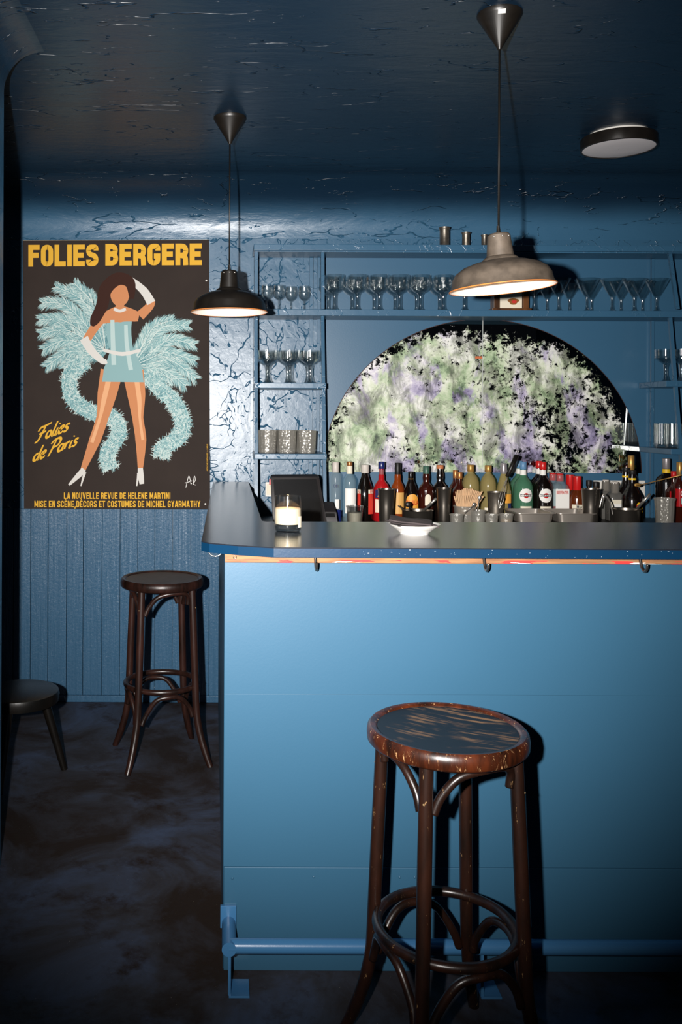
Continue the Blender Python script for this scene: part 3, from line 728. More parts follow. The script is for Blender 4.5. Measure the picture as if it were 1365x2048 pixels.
limb([(207, 700), (245, 708), (282, 700)], [6, 8, 6], 4.1, 2)
limb([(200, 640), (240, 628), (278, 634)], [16, 34, 18], 3.7, 0); limb([(240, 634), (240, 606)], [20, 16], 3.7, 0)
limb([(280, 632), (300, 612), (303, 600)], [20, 16, 15], 3.7, 0); limb([(303, 606), (288, 582), (262, 560), (246, 552)], [18, 16, 12, 10], 3.9, 2)
limb([(203, 636), (186, 660), (172, 682)], [20, 17, 16], 3.7, 0); limb([(168, 676), (182, 700), (205, 722), (214, 722)], [18, 16, 12, 9], 3.9, 2)
flat_poly(bm, ell(240, 588, 19, 25, 0, 2 * PI, 24)[:-1], 5.4, 0)
limb([(264, 598), (260, 566), (236, 558), (212, 578), (204, 612), (190, 640), (184, 652)], [8, 22, 26, 26, 24, 20, 6], 4.4, 3)
limb([(228, 618), (240, 622), (252, 618)], [6, 6, 6], 4.3, 2)
obj('dancer_figure', bm, PM, po, normals=False)
for px, py in ((413, 561), (411, 1008)):
    bm = BM(); p = pq(px, py, 0); bmesh.ops.create_uvsphere(bm, u_segments=10, v_segments=6, radius=.005, matrix=Matrix.Translation(p) @ Matrix.Scale(.4, 4, (0, 1, 0))); obj('pin', bm, M['white'], po, 180)

# ------------------------------------------------------------------ lamps
def pendant(cx, cy, ztop_neck, rim_z, R, shade_m, label, tilt, sticker=False):
    t = thing('pendant_lamp', label, 'lamp', (cx, cy, ZC))
    bm = BM(); lathe(bm, [(.064, 0), (.0645, -.006), (.060, -.014), (.008, -.098), (.006, -.104)], 40, capb=True, capt=True); obj('ceiling_canopy', bm, M['lampblack'], t, 50)
    if sticker:
        bm = BM(); text_mesh_done = False
        a = -PI * .56; r0, z0, r1, z1 = .0622, -.013, .0548, -.0225
        pts = [(r * math.cos(x), r * math.sin(x), z) for r, z, x in ((r0, z0, a - .17), (r0, z0, a + .17), (r1, z1, a + .19), (r1, z1, a - .19))]
        bm.faces.new([bm.verts.new(Vector(p) * 1.012) for p in pts]); obj('sticker', bm, M['white'], t)
    d = ztop_neck - ZC
    bm = BM(); tube(bm, [(0, 0, -.1), (0, 0, d + .02)], .0032, 10); obj('cord', bm, M['black'], t, 180)
    sh = bpy.data.objects.new('lamp_shade', bpy.data.meshes.new('lamp_shade')); bpy.data.objects.remove(sh)
    T = Matrix.Translation((0, 0, d)) @ Matrix.Rotation(-tilt, 4, 'Y')
    h = ztop_neck - rim_z; k = R / .15
    ns = .032 * k
    prof = [(.001, 0), (ns - .005, -.001), (ns, -.006), (ns * 1.2, -.42 * h), (ns * 1.3, -.425 * h), (ns * 1.58, -.47 * h), (ns * 1.65, -.50 * h),
            (R * .52, -.535 * h), (R * .72, -.60 * h), (R * .87, -.70 * h), (R * .93, -.80 * h), (R * .955, -.93 * h), (R, -h), (R - .001, -h - .002)]
    bm = BM(); lathe(bm, prof, 64, M4=T); so = obj('lamp_shade', bm, shade_m, t, 35)
    inn = [(R - .0015, -h - .0015), (R * .945, -.92 * h), (R * .9, -.80 * h), (R * .8, -.70 * h), (R * .55, -.60 * h), (.03, -.55 * h), (.001, -.55 * h)]
    bm = BM(); lathe(bm, inn, 64, M4=T); obj('shade_lining', bm, M['enamel'], t, 60)
    bm = BM(); tube(bm, [T @ Vector((R * math.cos(a), R * math.sin(a), -h - .001)) for a in [2 * PI * i / 72 for i in range(72)]], .0019, 6, True); obj('rim_bead', bm, M['rimglow'], t, 180)
    bm = BM(); lathe(bm, [(.0045, .022), (.006, .006), (.0085, -.002)], 16, M4=T, capt=True); obj('cord_grip', bm, M['black'], t, 40)
    bm = BM()
    for a in (-2.3, -1.55, -.85): bmesh.ops.create_uvsphere(bm, u_segments=8, v_segments=5, radius=.0026, matrix=T @ Matrix.Translation((ns * math.cos(a), ns * math.sin(a), -.012)))
    obj('rivet', bm, M['steel'], t, 180)
    bm = BM(); bmesh.ops.create_uvsphere(bm, u_segments=20, v_segments=12, radius=.03, matrix=T @ Matrix.Translation((0, 0, -.70 * h))); obj('bulb', bm, M['bulb'], t, 180)
    l = bpy.data.lights.new('lamp_glow', 'POINT'); l.energy = .45; l.color = (1, .72, .45); l.shadow_soft_size = .032
    lo = bpy.data.objects.new('lamp_glow', l); C.objects.link(lo); lo.parent = t; lo.location = T @ Vector((0, 0, -.86 * h))
    return t
YL = 3.53
p1 = P(459, 541, YL); p2 = P(459, 624, YL)
pendant(p1.x, YL, p1.z, p2.z, .150, M['lampblack'], 'black enamel pendant lamp hanging beside the poster', 0.0)
YR = 2.61
p1 = P(998, 467, YR); p2 = P(1003, 576, YR)
pendant(p1.x, YR, p1.z, p2.z, .150, M['lampgrey'], 'worn grey metal pendant lamp hanging tilted in front of the goblet shelf', math.radians(4.2), True)
cl = thing('ceiling_light', 'flat round ceiling light with black rim and unlit pale diffuser', 'ceiling light', (*(P(1238, 290, 3.72).xy), ZC))
bm = BM(); lathe(bm, [(.120, 0), (.120, -.014)], 48, capt=False); obj('ceiling_plate', bm, M['white'], cl, 40)
bm = BM(); lathe(bm, [(.06, -.014), (.146, -.014), (.148, -.017), (.148, -.058), (.146, -.060), (.141, -.060), (.141, -.056)], 64); obj('black_rim', bm, M['lampblack'], cl, 40)
bm = BM(); lathe(bm, [(.1415, -.0565), (.12, -.0595), (.06, -.061), (.001, -.0615)], 64); obj('diffuser', bm, M['diffuser'], cl, 60)

# ------------------------------------------------------------------ stools
def stool(label, cx, cy, rz, zs, m_leg, m_rim, m_seat_, m_ring):
    t = thing('bar_stool', label, 'stool', (cx, cy, 0), rz)
    R = .176
    bm = BM(); lathe(bm, [(R - .022, zs - .038), (R - .006, zs - .038), (R, zs - .032), (R + .001, zs - .018), (R - .001, zs - .006), (R - .007, zs), (R - .016, zs - .001), (R - .022, zs - .006), (R - .023, zs - .012)], 72); obj('seat_rim', bm, m_rim, t, 50)
    bm = BM(); lathe(bm, [(R - .0225, zs - .030), (R - .0225, zs - .006), (R - .06, zs - .0085), (R - .11, zs - .011), (.001, zs - .012)], 64, capb=True); obj('seat_panel', bm, m_seat_, t, 50)
    zb = zs - .038
    lr = lambda z: (.150 + .022 * (1 - (z - .25) / (zb - .25)) if z > .25 else .172 + .072 * ((.25 - z) / .25) ** 1.7)
    for k in range(4):
        a = PI / 2 * k; zz = [zb + .004 - (zb + .004) * i / 26 for i in range(27)]
        bm = BM(); tube(bm, [(lr(z) * math.cos(a), lr(z) * math.sin(a), z) for z in zz], lambda q: .0158 - .002 * abs(q - .35) - (.0015 if q > .93 else 0), 16); obj('leg', bm, m_leg, t, 50)
    # foot ring
    zr = .315
    bm = BM(); tube(bm, [(.152 * math.cos(a), .152 * math.sin(a), zr) for a in [2 * PI * i / 72 for i in range(72)]], .0115, 12, True); obj('foot_ring', bm, m_ring, t, 180)
    def brace(name, k, pts, r):
        """points as (share of the way to the next leg, z, inset)"""
        out = []
        for s, z, ins in pts:
            if k % 2: s = 1 - s
            a0 = PI / 2 * k; a1 = a0 + PI / 2; q = Vector((math.cos(a0), math.sin(a0), 0)).lerp(Vector((math.cos(a1), math.sin(a1), 0)), s)
            rad = lr(z) - ins + (.02 * math.sin(PI * s) if ins < .02 else 0)
            out.append(Vector((q.x * rad, q.y * rad, z)))
        bm = BM(); tube(bm, spline(out, 7), r, 12); obj(name, bm, m_leg, t, 180)
    for k in range(4):
        brace('seat_brace', k, [(.09, zb - .100, 0), (.17, zb - .064, 0), (.34, zb - .024, -.01), (.56, zb - .0095, -.02), (.76, zb - .011, -.015), (.88, zb - .03, -.003), (.90, zb - .062, .004)], .0098)
        brace('foot_brace', k, [(.09, zr - .135, 0), (.15, zr - .095, 0), (.32, zr - .036, -.012), (.5, zr - .022, -.02), (.68, zr - .030, -.012), (.86, zr - .075, 0), (.91, zr - .115, 0)], .0098)
    for k in range(4):
        a = PI / 2 * k
        bm = BM(); z = zb - .075; r = lr(z) + .0145; bmesh.ops.create_uvsphere(bm, u_segments=8, v_segments=6, radius=.0024, matrix=Matrix.Translation((r * math.cos(a), r * math.sin(a), z))); obj('screw_plug', bm, M['plug'], t, 180)
    return t
stool('worn dark bentwood bar stool with scratched seat, standing before the blue bar', .502, 2.006, math.radians(60), .762, M['stool'], M['stool_rim'], M['seat'], M['stool'])
stool('glossy brown bentwood bar stool standing below the poster', -.258, 3.835, math.radians(60), .762, M['stool_back'], M['stool_back'], M['seat_back'], M['stool_back'])
# low stool in the dark
ls = thing('low_stool', 'low round black wooden stool in shadow against the boarded wall', 'stool', (PX(40, 3.62), 3.62, 0))
zs = PZ(1382, 3.62)
bm = BM(); lathe(bm, [(.135, zs - .05), (.158, zs - .045), (.162, zs - .02), (.158, zs - .003), (.15, zs), (.001, zs)], 48, capb=True); obj('seat', bm, M['black_wood'], ls, 40)
for a in (-100, 20, 140):
    a = math.radians(a); bm = BM()
    tube(bm, [(.10 * math.cos(a), .10 * math.sin(a), zs - .04), (.185 * math.cos(a), .185 * math.sin(a), 0)], lambda q: .020 - .006 * q, 14); obj('leg', bm, M['black_wood'], ls, 50)

# ------------------------------------------------------------------ candle and napkin plate on the bar
p = P(576, 1061, 2.607)
cg = thing('candle_glass', 'clear tumbler with a lit cream candle on the bar top', 'candle', (p.x, p.y, ZT))
bm = BM(); lathe(bm, [(.001, 0), (.034, 0), (.0385, .004), (.0405, .025), (.0405, .05), (.039, .08), (.0365, .103), (.035, .103), (.0372, .08), (.0385, .05), (.0382, .024), (.037, .021), (.001, .020)], 48); obj('glass_body', bm, m_glass('candle_tumbler_glass', (.985, .985, .975, 1), .22, .08, .05, .3), cg, 60)
bm = BM(); lathe(bm, [(.001, .0012), (.0335, .0012), (.0378, .005), (.0384, .019), (.001, .0195)], 40); obj('glass_base', bm, M['glass_stem'], cg, 50)
bm = BM(); lathe(bm, [(.001, .0225), (.0364, .0225), (.0376, .026), (.0379, .05), (.0374, .066), (.034, .0685), (.001, .068)], 40); obj('wax', bm, M['wax'], cg, 50)
bm = BM(); tube(bm, [(0, 0, .066), (0, 0, .078)], .0012, 6); obj('wick', bm, M['black'], cg)
bm = BM(); lathe(bm, [(.0005, .074), (.002, .0765), (.0017, .080), (.0004, .085)], 12, capb=True, capt=True); obj('flame', bm, M['flame'], cg, 180)
bm = BM()
for i in range(7):
    a0 = -PI / 2 + .75; a = a0 + i * .07
    if i < 6:
        q = a + .07; r = .0408; bm.faces.new([bm.verts.new((r * math.cos(x), r * math.sin(x), z)) for x, z in ((a, .014), (q, .014), (q, .046), (a, .046))])
obj('sticker', bm, M['label_cream'], cg)
l = bpy.data.lights.new('candle_glow', 'POINT'); l.energy = .12; l.color = (1, .6, .3); l.shadow_soft_size = .006
lo = bpy.data.objects.new('candle_glow', l); C.objects.link(lo); lo.parent = cg; lo.location = (0, 0, .098)
p = P(829, 1065, 2.575)
pl = thing('saucer', 'white porcelain saucer on the bar top under dark napkins', 'plate', (p.x, p.y, ZT))
bm = BM(); lathe(bm, [(.001, .003), (.036, .003), (.038, 0), (.041, 0), (.042, .004), (.058, .015), (.072, .0255), (.0735, .0275), (.072, .0275), (.056, .0175), (.040, .0075), (.001, .0065)], 64); obj('dish', bm, M['porcelain'], pl, 60)
def cloth(seed, w, d, th, loc, rot, ripple):
    bm = BM(); r = random.Random(seed); n = 14; ph = [r.uniform(0, 6) for _ in range(4)]
    g = []
    for top in (0, 1):
        row = []
        for i in range(n + 1):
            for j in range(n + 1):
                u, v = i / n - .5, j / n - .5
                z = ripple * (math.sin(u * 7 + ph[0]) * .6 + math.sin(v * 6 + ph[1]) * .5 + math.sin((u + v) * 9 + ph[2]) * .3) + top * th
                row.append(bm.verts.new((u * w, v * d, z)))
        g.append(row)
    N = n + 1
    for i in range(n):
        for j in range(n):
            bm.faces.new((g[1][i * N + j], g[1][(i + 1) * N + j], g[1][(i + 1) * N + j + 1], g[1][i * N + j + 1]))
            bm.faces.new((g[0][i * N + j + 1], g[0][(i + 1) * N + j + 1], g[0][(i + 1) * N + j], g[0][i * N + j]))
    for i in range(n):
        for a, b in (((i, 0), (i + 1, 0)), ((i + 1, n), (i, n)), ((0, i + 1), (0, i)), ((n, i), (n, i + 1))):
            bm.faces.new((g[0][a[0] * N + a[1]], g[0][b[0] * N + b[1]], g[1][b[0] * N + b[1]], g[1][a[0] * N + a[1]]))
    o = obj('napkin', bm, M['napkin'], None, 40); o.location = loc; o.rotation_euler = rot; return o
for i, (dz, rz, tx, ty, lb) in enumerate(((.021, .1, .0, .02, 'lowest dark grey napkin on the white saucer'), (.028, .3, .03, .06, 'middle dark grey napkin folded on the white saucer'), (.0355, -.22, .02, .10, 'topmost dark grey napkin on the white saucer, corner tilted up'))):
    tag(cloth(20 + i, .118, .10, .0035, (p.x - .002 - .004 * i, p.y + .002, ZT + dz), (tx, ty, rz), .0022), lb, 'napkin', 'dark napkins on the saucer')

# ------------------------------------------------------------------ drinking glasses
ORD = ['first', 'second', 'third', 'fourth', 'fifth', 'sixth', 'seventh', 'eighth', 'ninth', 'tenth']
def proto(name, cat, bowl, stem, seg=32, rib=0, mb='glass', ms='glass_stem', foot=None):
    t = thing(name, 'x', cat, (0, 0, -5))
    bm = BM(); lathe(bm, bowl, seg, rib=rib); obj('bowl', bm, M[mb], t, 60 if not rib else 25)
    if stem:
        bm = BM(); lathe(bm, stem, 16, rib=.06 if rib else 0, capb=True); obj('stem', bm, M[ms], t, 60)
    return t
def goblet():
    return proto('goblet_glass', 'glass', [(.010, .082), (.026, .090), (.040, .100), (.0485, .112), (.0495, .122), (.047, .128), (.0475, .150), (.0485, .173), (.0472, .173), (.0458, .150), (.0455, .130), (.047, .121), (.038, .103), (.024, .0935), (.001, .088)],
                 [(.033, 0), (.033, .002), (.02, .005), (.0115, .012), (.0098, .03), (.0100, .06), (.011, .078), (.014, .084)], 32, .012)
def coupe():
    return proto('coupe_glass', 'glass', [(.009, .085), (.02, .093), (.04, .106), (.052, .116), (.0535, .122), (.0515, .126), (.053, .158), (.0518, .158), (.050, .128), (.0505, .119), (.038, .109), (.018, .0965), (.001, .09)],
                 [(.034, 0), (.034, .002), (.02, .005), (.013, .014), (.0095, .035), (.0092, .06), (.011, .080), (.013, .088)], 32, .008)
def wineglass():
    return proto('wine_glass', 'glass', [(.003, .048), (.014, .054), (.026, .066), (.0305, .084), (.0295, .104), (.0265, .123), (.0255, .123), (.0285, .104), (.0294, .084), (.025, .068), (.013, .0565), (.001, .053)],
                 [(.030, 0), (.030, .0018), (.012, .004), (.0042, .010), (.0034, .03), (.0045, .049)], 32)
def martini():
    return proto('martini_glass', 'glass', [(.006, .070), (.012, .074), (.030, .105), (.048, .138), (.0585, .160), (.0572, .160), (.046, .138), (.028, .107), (.010, .079), (.001, .076)],
                 [(.035, 0), (.035, .002), (.018, .005), (.0085, .012), (.0062, .03), (.0062, .055), (.0085, .071)], 40, 0)
def tumbler():
    t = thing('tumbler_glass', 'x', 'glass', (0, 0, -5)); bm = BM()
    prof = [(.001, 0), (.038, 0), (.041, .004), (.042, .02), (.0435, .05), (.0445, .085), (.046, .108), (.0445, .108), (.0425, .085), (.040, .05), (.038, .022), (.001, .018)]
    lathe(bm, prof, 28, rib=.02); obj('glass_body', bm, M['glass_cut'], t, 15); return t
def highball():
    t = thing('straight_glass', 'x', 'glass', (0, 0, -5)); bm = BM()
    lathe(bm, [(.001, 0), (.026, 0), (.0285, .003), (.029, .02), (.0305, .118), (.0292, .118), (.0275, .02), (.001, .016)], 32); obj('glass_body', bm, M['glass'], t, 40); return t
def place(pr, spots, group):
    for i, (x, y, z, lb) in enumerate(spots):
        if i == 0: pr.location = (x, y, z); pr['label'] = lb; pr['group'] = group; o = pr
        else: o = dup(pr, (x, y, z), lb, rnd.uniform(0, .3))
        o['group'] = group
yf, yb = 4.405, 4.49
gx = (668.5, 723, 757.5, 797.5, 839, 885.5, 928)
# front row follows the photo; the back row stands just behind
front = [(PX(u, yf), yf, Z1, f'ribbed stemmed goblet, {ORD[i]} of the front row counting from the poster') for i, u in enumerate((668.5, 714, 758, 798.5, 840.5, 886, 928.5))]
back = [(PX(u, yb), yb, Z1, f'ribbed stemmed goblet, {ORD[i]} of the back row counting from the poster') for i, u in enumerate((656.5, 704, 748, 790, 833, 879))]
place(goblet(), front + back, 'goblets on the long shelf')
mf = [(PX(u, yf), yf, Z1, f'wide martini glass, {ORD[i]} of the front row beyond the grey lamp') for i, u in enumerate((1117, 1173.5, 1223.6, 1268, 1313))]
mb_ = [(PX(u, yb), yb, Z1, f'wide martini glass, {ORD[i]} of the back row beyond the grey lamp') for i, u in enumerate((1094, 1139, 1183, 1242, 1285))]
place(martini(), mf + mb_, 'martini glasses on the long shelf')
place(wineglass(), [(PX(u, y), y, Z1, lb) for u, y, lb in ((533, 4.41, 'small wine glass by the lamp edge, next to the tower post'), (557, 4.41, 'small wine glass, second from the black lamp'), (581, 4.46, 'small wine glass set slightly back, third from the black lamp'), (607.5, 4.44, 'small wine glass standing closest to the tower post by the goblets'))], 'wine glasses in the shelf tower')
place(coupe(), [(PX(535.5, 4.33), 4.33, Z2, 'champagne coupe at the poster end of the middle tower shelf'), (PX(580, 4.33), 4.33, Z2, 'champagne coupe in the centre of the middle tower shelf'), (PX(620.5, 4.34), 4.34, Z2, 'champagne coupe at the mirror end of the middle tower shelf'),
                (PX(575, 4.46), 4.46, Z2, 'champagne coupe hidden behind the centre one on the middle tower shelf'), (PX(615, 4.46), 4.46, Z2, 'champagne coupe behind the mirror-end one on the middle tower shelf'), (PX(534, 4.46), 4.46, Z2, 'champagne coupe behind the poster-end one on the middle tower shelf'),
                (PX(1068.5, 4.41), 4.41, Z1, 'champagne coupe on the long shelf half behind the grey lamp'),
                (PX(1332, 4.42), 4.42, Z2r, 'champagne coupe on the far shelf beyond the mirror, seen past the slanted post'), (PX(1363, 4.40), 4.40, Z2r, 'champagne coupe on the far shelf beyond the mirror, cut by the photo edge')], 'champagne coupes')
place(tumbler(), [(PX(u, y), y, Z3, lb) for u, y, lb in ((535.5, 4.30, 'textured tumbler at the poster end of the lowest tower shelf'), (574.5, 4.30, 'textured tumbler in the middle of the lowest tower shelf'), (614, 4.30, 'textured tumbler at the mirror end of the lowest tower shelf'),
                  (533.5, 4.41, 'textured tumbler behind the poster-end tumbler on the lowest tower shelf'), (569, 4.41, 'textured tumbler behind the middle tumbler on the lowest tower shelf'), (607, 4.41, 'textured tumbler behind the mirror-end tumbler on the lowest tower shelf'))], 'textured tumblers in the shelf tower')
place(highball(), [(PX(u, y), y, Z3r, lb) for u, y, lb in ((1325, 4.30, 'tall straight glass, first on the far low shelf beyond the mirror'), (1346, 4.30, 'tall straight glass, second on the far low shelf beyond the mirror'), (1372, 4.30, 'tall straight glass, third on the far low shelf beyond the mirror'), (1321, 4.40, 'tall straight glass behind the first on the far low shelf'), (1344, 4.40, 'tall straight glass behind the second on the far low shelf'))], 'straight glasses on the far low shelf')
# pewter cups on the top board
for px, py, w, lb in ((888, 447, .050, 'tallest pewter cup on the shelving top board'), (931, 457, .040, 'middle-sized pewter cup on the shelving top board'), (968, 462, .032, 'smallest pewter cup on the shelving top board')):
    h = PZ(py, 4.42) - PZ(488, 4.42); r = w / 2
    c = thing('pewter_cup', lb, 'cup', (PX(px, 4.42), 4.42, Z0), 0, 'pewter cups on the top board')
    bm = BM(); lathe(bm, [(.001, 0), (r * 1.02, 0), (r * 1.04, h * .05), (r * .94, h * .08), (r * .93, h * .86), (r * 1.0, h * .9), (r * 1.12, h * .97), (r * 1.12, h), (r * .95, h * .99), (r * .85, h * .85), (.001, h * .1)], 32); obj('cup_body', bm, M['pewter'], c, 40)
# wooden box with a picture card
Yb = 4.43; bx = thing('wooden_box', 'small brown wooden box with a flower card behind the grey lamp', 'box', (PX(1020, Yb), Yb, Z1))
w = PX(1055, Yb) - PX(985, Yb)
bm = BM(); box(bm, (-w / 2 - .01, -.03, 0), (w / 2 + .01, .05, .016), .002); obj('base', bm, M['frame_wood'], bx)
for s in (-1, 1):
    bm = BM(); box(bm, (s * w / 2 - (.03 if s > 0 else 0), -.02, .016), (s * w / 2 + (0 if s > 0 else .03), .04, .115), .002); obj('side', bm, M['frame_wood'], bx)
bm = BM(); box(bm, (-w / 2 + .03, .0, .016), (w / 2 - .03, .036, .11)); obj('back', bm, M['frame_wood'], bx)
bm = BM(); box(bm, (-w / 2 + .032, -.012, .018), (w / 2 - .032, -.008, .108)); card = obj('picture_card', bm, M['label_cream'], bx)
bm = BM(); bm.faces.new([bm.verts.new((.012 + .026 * math.cos(a) * (1 + .25 * math.sin(3 * a)), -.0126, .05 + .016 * math.sin(a))) for a in [2 * PI * k / 24 for k in range(24)]]); obj('flower_print', bm, M['cap_copper'], card)
bm = BM(); bm.faces.new([bm.verts.new((.016 + .013 * math.cos(a), -.0130, .049 + .008 * math.sin(a))) for a in [2 * PI * k / 18 for k in range(18)]]); obj('flower_heart', bm, M['ink_red'], card)

# ------------------------------------------------------------------ bottles
def wrap(R, x, z, e=.0007):
    a = x / R; r = R + e; return Vector((r * math.sin(a), -r * math.cos(a), z))
def label_patch(bm, R, x0, x1, lo, hi, e=.0007, n=14, flat=False):
    f = (lambda x, z: Vector((x, -R - e, z))) if flat else (lambda x, z: wrap(R, x, z, e))
    L = lambda q, x: q(x) if callable(q) else q
    a = [(bm.verts.new(f(x, L(lo, x))), bm.verts.new(f(x, L(hi, x)))) for x in [x0 + (x1 - x0) * k / n for k in range(n + 1)]]
    for p, q in zip(a, a[1:]):
        bm.faces.new((p[0], q[0], q[1], p[1]))
def bottle(label, px, ytop, Y, R, prof, m_body, m_cap, cap_h, cap_r, z0=ZB, square=None, labels=(), texts=(), rz=0.0, group='bottles on the back bar', name='liquor_bottle', neck=None, cat='bottle'):
    """prof: (radius share of R, height share of H) up to the neck; a cap of height cap_h tops it"""
    H = PZ(ytop, Y) - z0
    t = thing(name, label, cat, (PX(px, Y), Y, z0), rz, group)
    pr = [(.001, .0015), (R * .9, .0015), (R, .005)] + [(r * R, z * H) for r, z in prof]
    bm = BM(); lathe(bm, pr, 32, sq=square); obj('glass_body', bm, M[m_body], t, 50)
    if neck:   # (material, from share, to share, radius): sleeve or fill level round the neck
        bm = BM(); z1, z2 = neck[1] * H, neck[2] * H; lathe(bm, [(neck[3], z1), (neck[3] * .96, z2)], 24, capb=True, capt=True); obj('neck_band', bm, M[neck[0]], t, 50)
    if m_cap:
        bm = BM(); lathe(bm, [(cap_r * .96, H - cap_h), (cap_r, H - cap_h + .001), (cap_r, H - .002), (cap_r * .9, H), (.001, H)], 24, capb=True); obj('cap', bm, M[m_cap], t, 40)
    for m, x0, x1, lo, hi in labels:
        bm = BM(); s = lambda q: (lambda x, q=q: q(x) * H if callable(q) else q * H)
        label_patch(bm, R, x0 * R, x1 * R, s(lo), s(hi), .0008 + .0003 * len([c for c in t.children if c.name.startswith('label')]), flat=bool(square)); obj('label', bm, M[m], t, normals=False)
    for s_, m, x0, x1, z1, z2, bold in texts:
        bm = BM()
        fn = (lambda x, y: Vector(((x0 + (x1 - x0) * x) * R, -R - .0028, (z1 + (z2 - z1) * y) * H))) if square else (lambda x, y: wrap(R, (x0 + (x1 - x0) * x) * R, (z1 + (z2 - z1) * y) * H, .0028))
        text_mesh(bm, s_, fn, bold); obj('lettering', bm, M[m], t, normals=False)
    return t
def disc(cx, cz, r, H):   # round label limits as shares
    lo = lambda x, R=None: cz - math.sqrt(max(0, r * r - (x - cx) ** 2)) / H
    hi = lambda x, R=None: cz + math.sqrt(max(0, r * r - (x - cx) ** 2)) / H
    return lo, hi
YBt = 4.33
SH = [(1, .58), (.93, .64), (.7, .70), (.45, .745), (.36, .79), (.34, .97)]         # usual shouldered bottle
SLOPE = [(1, .45), (.97, .52), (.82, .62), (.6, .72), (.42, .80), (.36, .86), (.34, .97)]
TALL = [(1, .66), (.94, .71), (.7, .76), (.42, .80), (.34, .84), (.34, .97)]
LONG = [(1, .56), (.96, .60), (.75, .65), (.5, .685), (.42, .72), (.47, .78), (.45, .84), (.36, .9), (.36, .97)]
bottle('clear vodka-style bottle with blue seal and milky stopper beside the black screen', 672, 923, YBt, .029, [(1, .74), (.9, .79), (.55, .84), (.5, .97)], 'drink_clear', 'cap_white', .05, .016,
       labels=[('label_white', -.2, .5, .22, .38), ('drink_blue', -.95, .95, .0, .2)], texts=[('DE', 'label_navy', -.4, .2, .58, .63, .01)])
bottle('clear bottle with copper cap, cream neck and white leaf label', 700, 922, 4.30, .033, TALL, 'drink_ice', 'cap_copper', .02, .0135, neck=('label_cream', .80, .93, .0145),
       labels=[('label_white', -.75, .95, .15, .56)], texts=[('♣', 'ink_green', .1, .65, .33, .45, 0)] if False else [])
bottle('dark wine-coloured bottle with flowery wrapped pourer and red label', 731, 928, YBt, .0415, SLOPE, 'drink_dark', 'cap_white', .04, .019,
       labels=[('label_red', .25, 1.05, .14, .50), ('label_cream', .25, 1.05, .50, .57), ('label_red', -1.1, -.65, .2, .50), ('label_cream', -1.1, -.65, .50, .57)], texts=[('N', 'ink_red', -1.0, -.75, .50, .56, .02), ('PA', 'ink_red', .45, .95, .505, .565, .02)])
bottle('bright red aperitif bottle with navy cap, behind a steel shaker', 764, 922, YBt, .040, [(1, .50), (.95, .56), (.78, .62), (.5, .67), (.36, .70), (.36, .77), (.28, .80), (.27, .97)], 'drink_red', 'cap_navy', .034, .0155, neck=('drink_clear', .785, .87, .0125),
       labels=[('label_navy', -.95, .2, .40, .54), ('label_cream', -.95, .3, .16, .38)], texts=[('A', 'label_orange', -.6, -.12, .42, .52, .03)])
bottle('amber rum-like bottle with black capsule and tan label', 796.5, 924, YBt, .032, [(1, .55), (.92, .60), (.65, .66), (.5, .70), (.5, .78), (.42, .82), (.42, .97)], 'drink_amber', 'ink_black', .058, .0145, labels=[('label_tan', -.9, .95, .14, .50)], texts=[('1804', 'ink_black', -.2, .4, .40, .44, .01)] if False else [])
bottle('black coffee liqueur bottle with orange arched label and red lettering', 823, 941, YBt, .0405, [(1, .42), (.97, .50), (.8, .62), (.55, .74), (.36, .82), (.34, .97)], 'drink_dark', 'ink_black', .024, .0135, neck=('label_orange', .845, .895, .0145),
       labels=[('label_orange', -.8, .8, .22, lambda x: .40 + .16 * math.sqrt(max(0, 1 - (x / (.8 * .0405)) ** 2)))], texts=[('KAHLÚA', 'ink_red', -.72, .72, .34, .46, .02)])
bottle('dark whisky bottle with green capsule and small cream arch label', 853.5, 930, YBt, .037, LONG, 'drink_brown', 'cap_green', .052, .0155, labels=[('label_cream', -.35, .42, .30, lambda x: .44 + .06 * math.sqrt(max(0, 1 - ((x - .0013) / (.385 * .037)) ** 2)))])
bottle('near-black whisky bottle with orange cork, beside the steel tin', 881, 928, YBt, .037, LONG, 'drink_dark', 'cap_cork', .018, .017, labels=[('label_cream', -.5, .05, .2, .52)])
bottle('small dark red bottle with orange-red cap, behind the other of its pair', 912, 938, 4.42, .034, SH, 'drink_brown', 'cap_copper', .04, .0125)
bottle('small dark red bottle with orange-red cap, in front of its twin', 920.5, 942, 4.33, .034, SH, 'drink_brown', 'cap_copper', .032, .013)
bottle('round-shouldered bottle of pale gold liqueur with wide gold stopper, beside the small red-capped pair', 942.5, 927, YBt, .041, [(1, .62), (.96, .70), (.78, .78), (.5, .83), (.33, .86), (.33, .97)], 'drink_gold', 'cap_gold', .032, .0165)
bottle('round-shouldered bottle of yellow liqueur with gold stopper, behind the dented steel tin', 977.5, 928, YBt, .038, [(1, .62), (.96, .70), (.8, .77), (.52, .83), (.33, .86), (.33, .97)], 'drink_gold', 'cap_gold', .032, .0165, labels=[('label_cream', -.7, .6, .15, .26)])
bottle('olive bottle with silver capsule and orange label, behind the whisk handle', 1008.5, 924, YBt, .036, SLOPE, 'drink_gold', 'cap_silver', .05, .0155, labels=[('label_orange', -.9, .95, .33, .48), ('label_navy', .3, .95, .12, .33)])
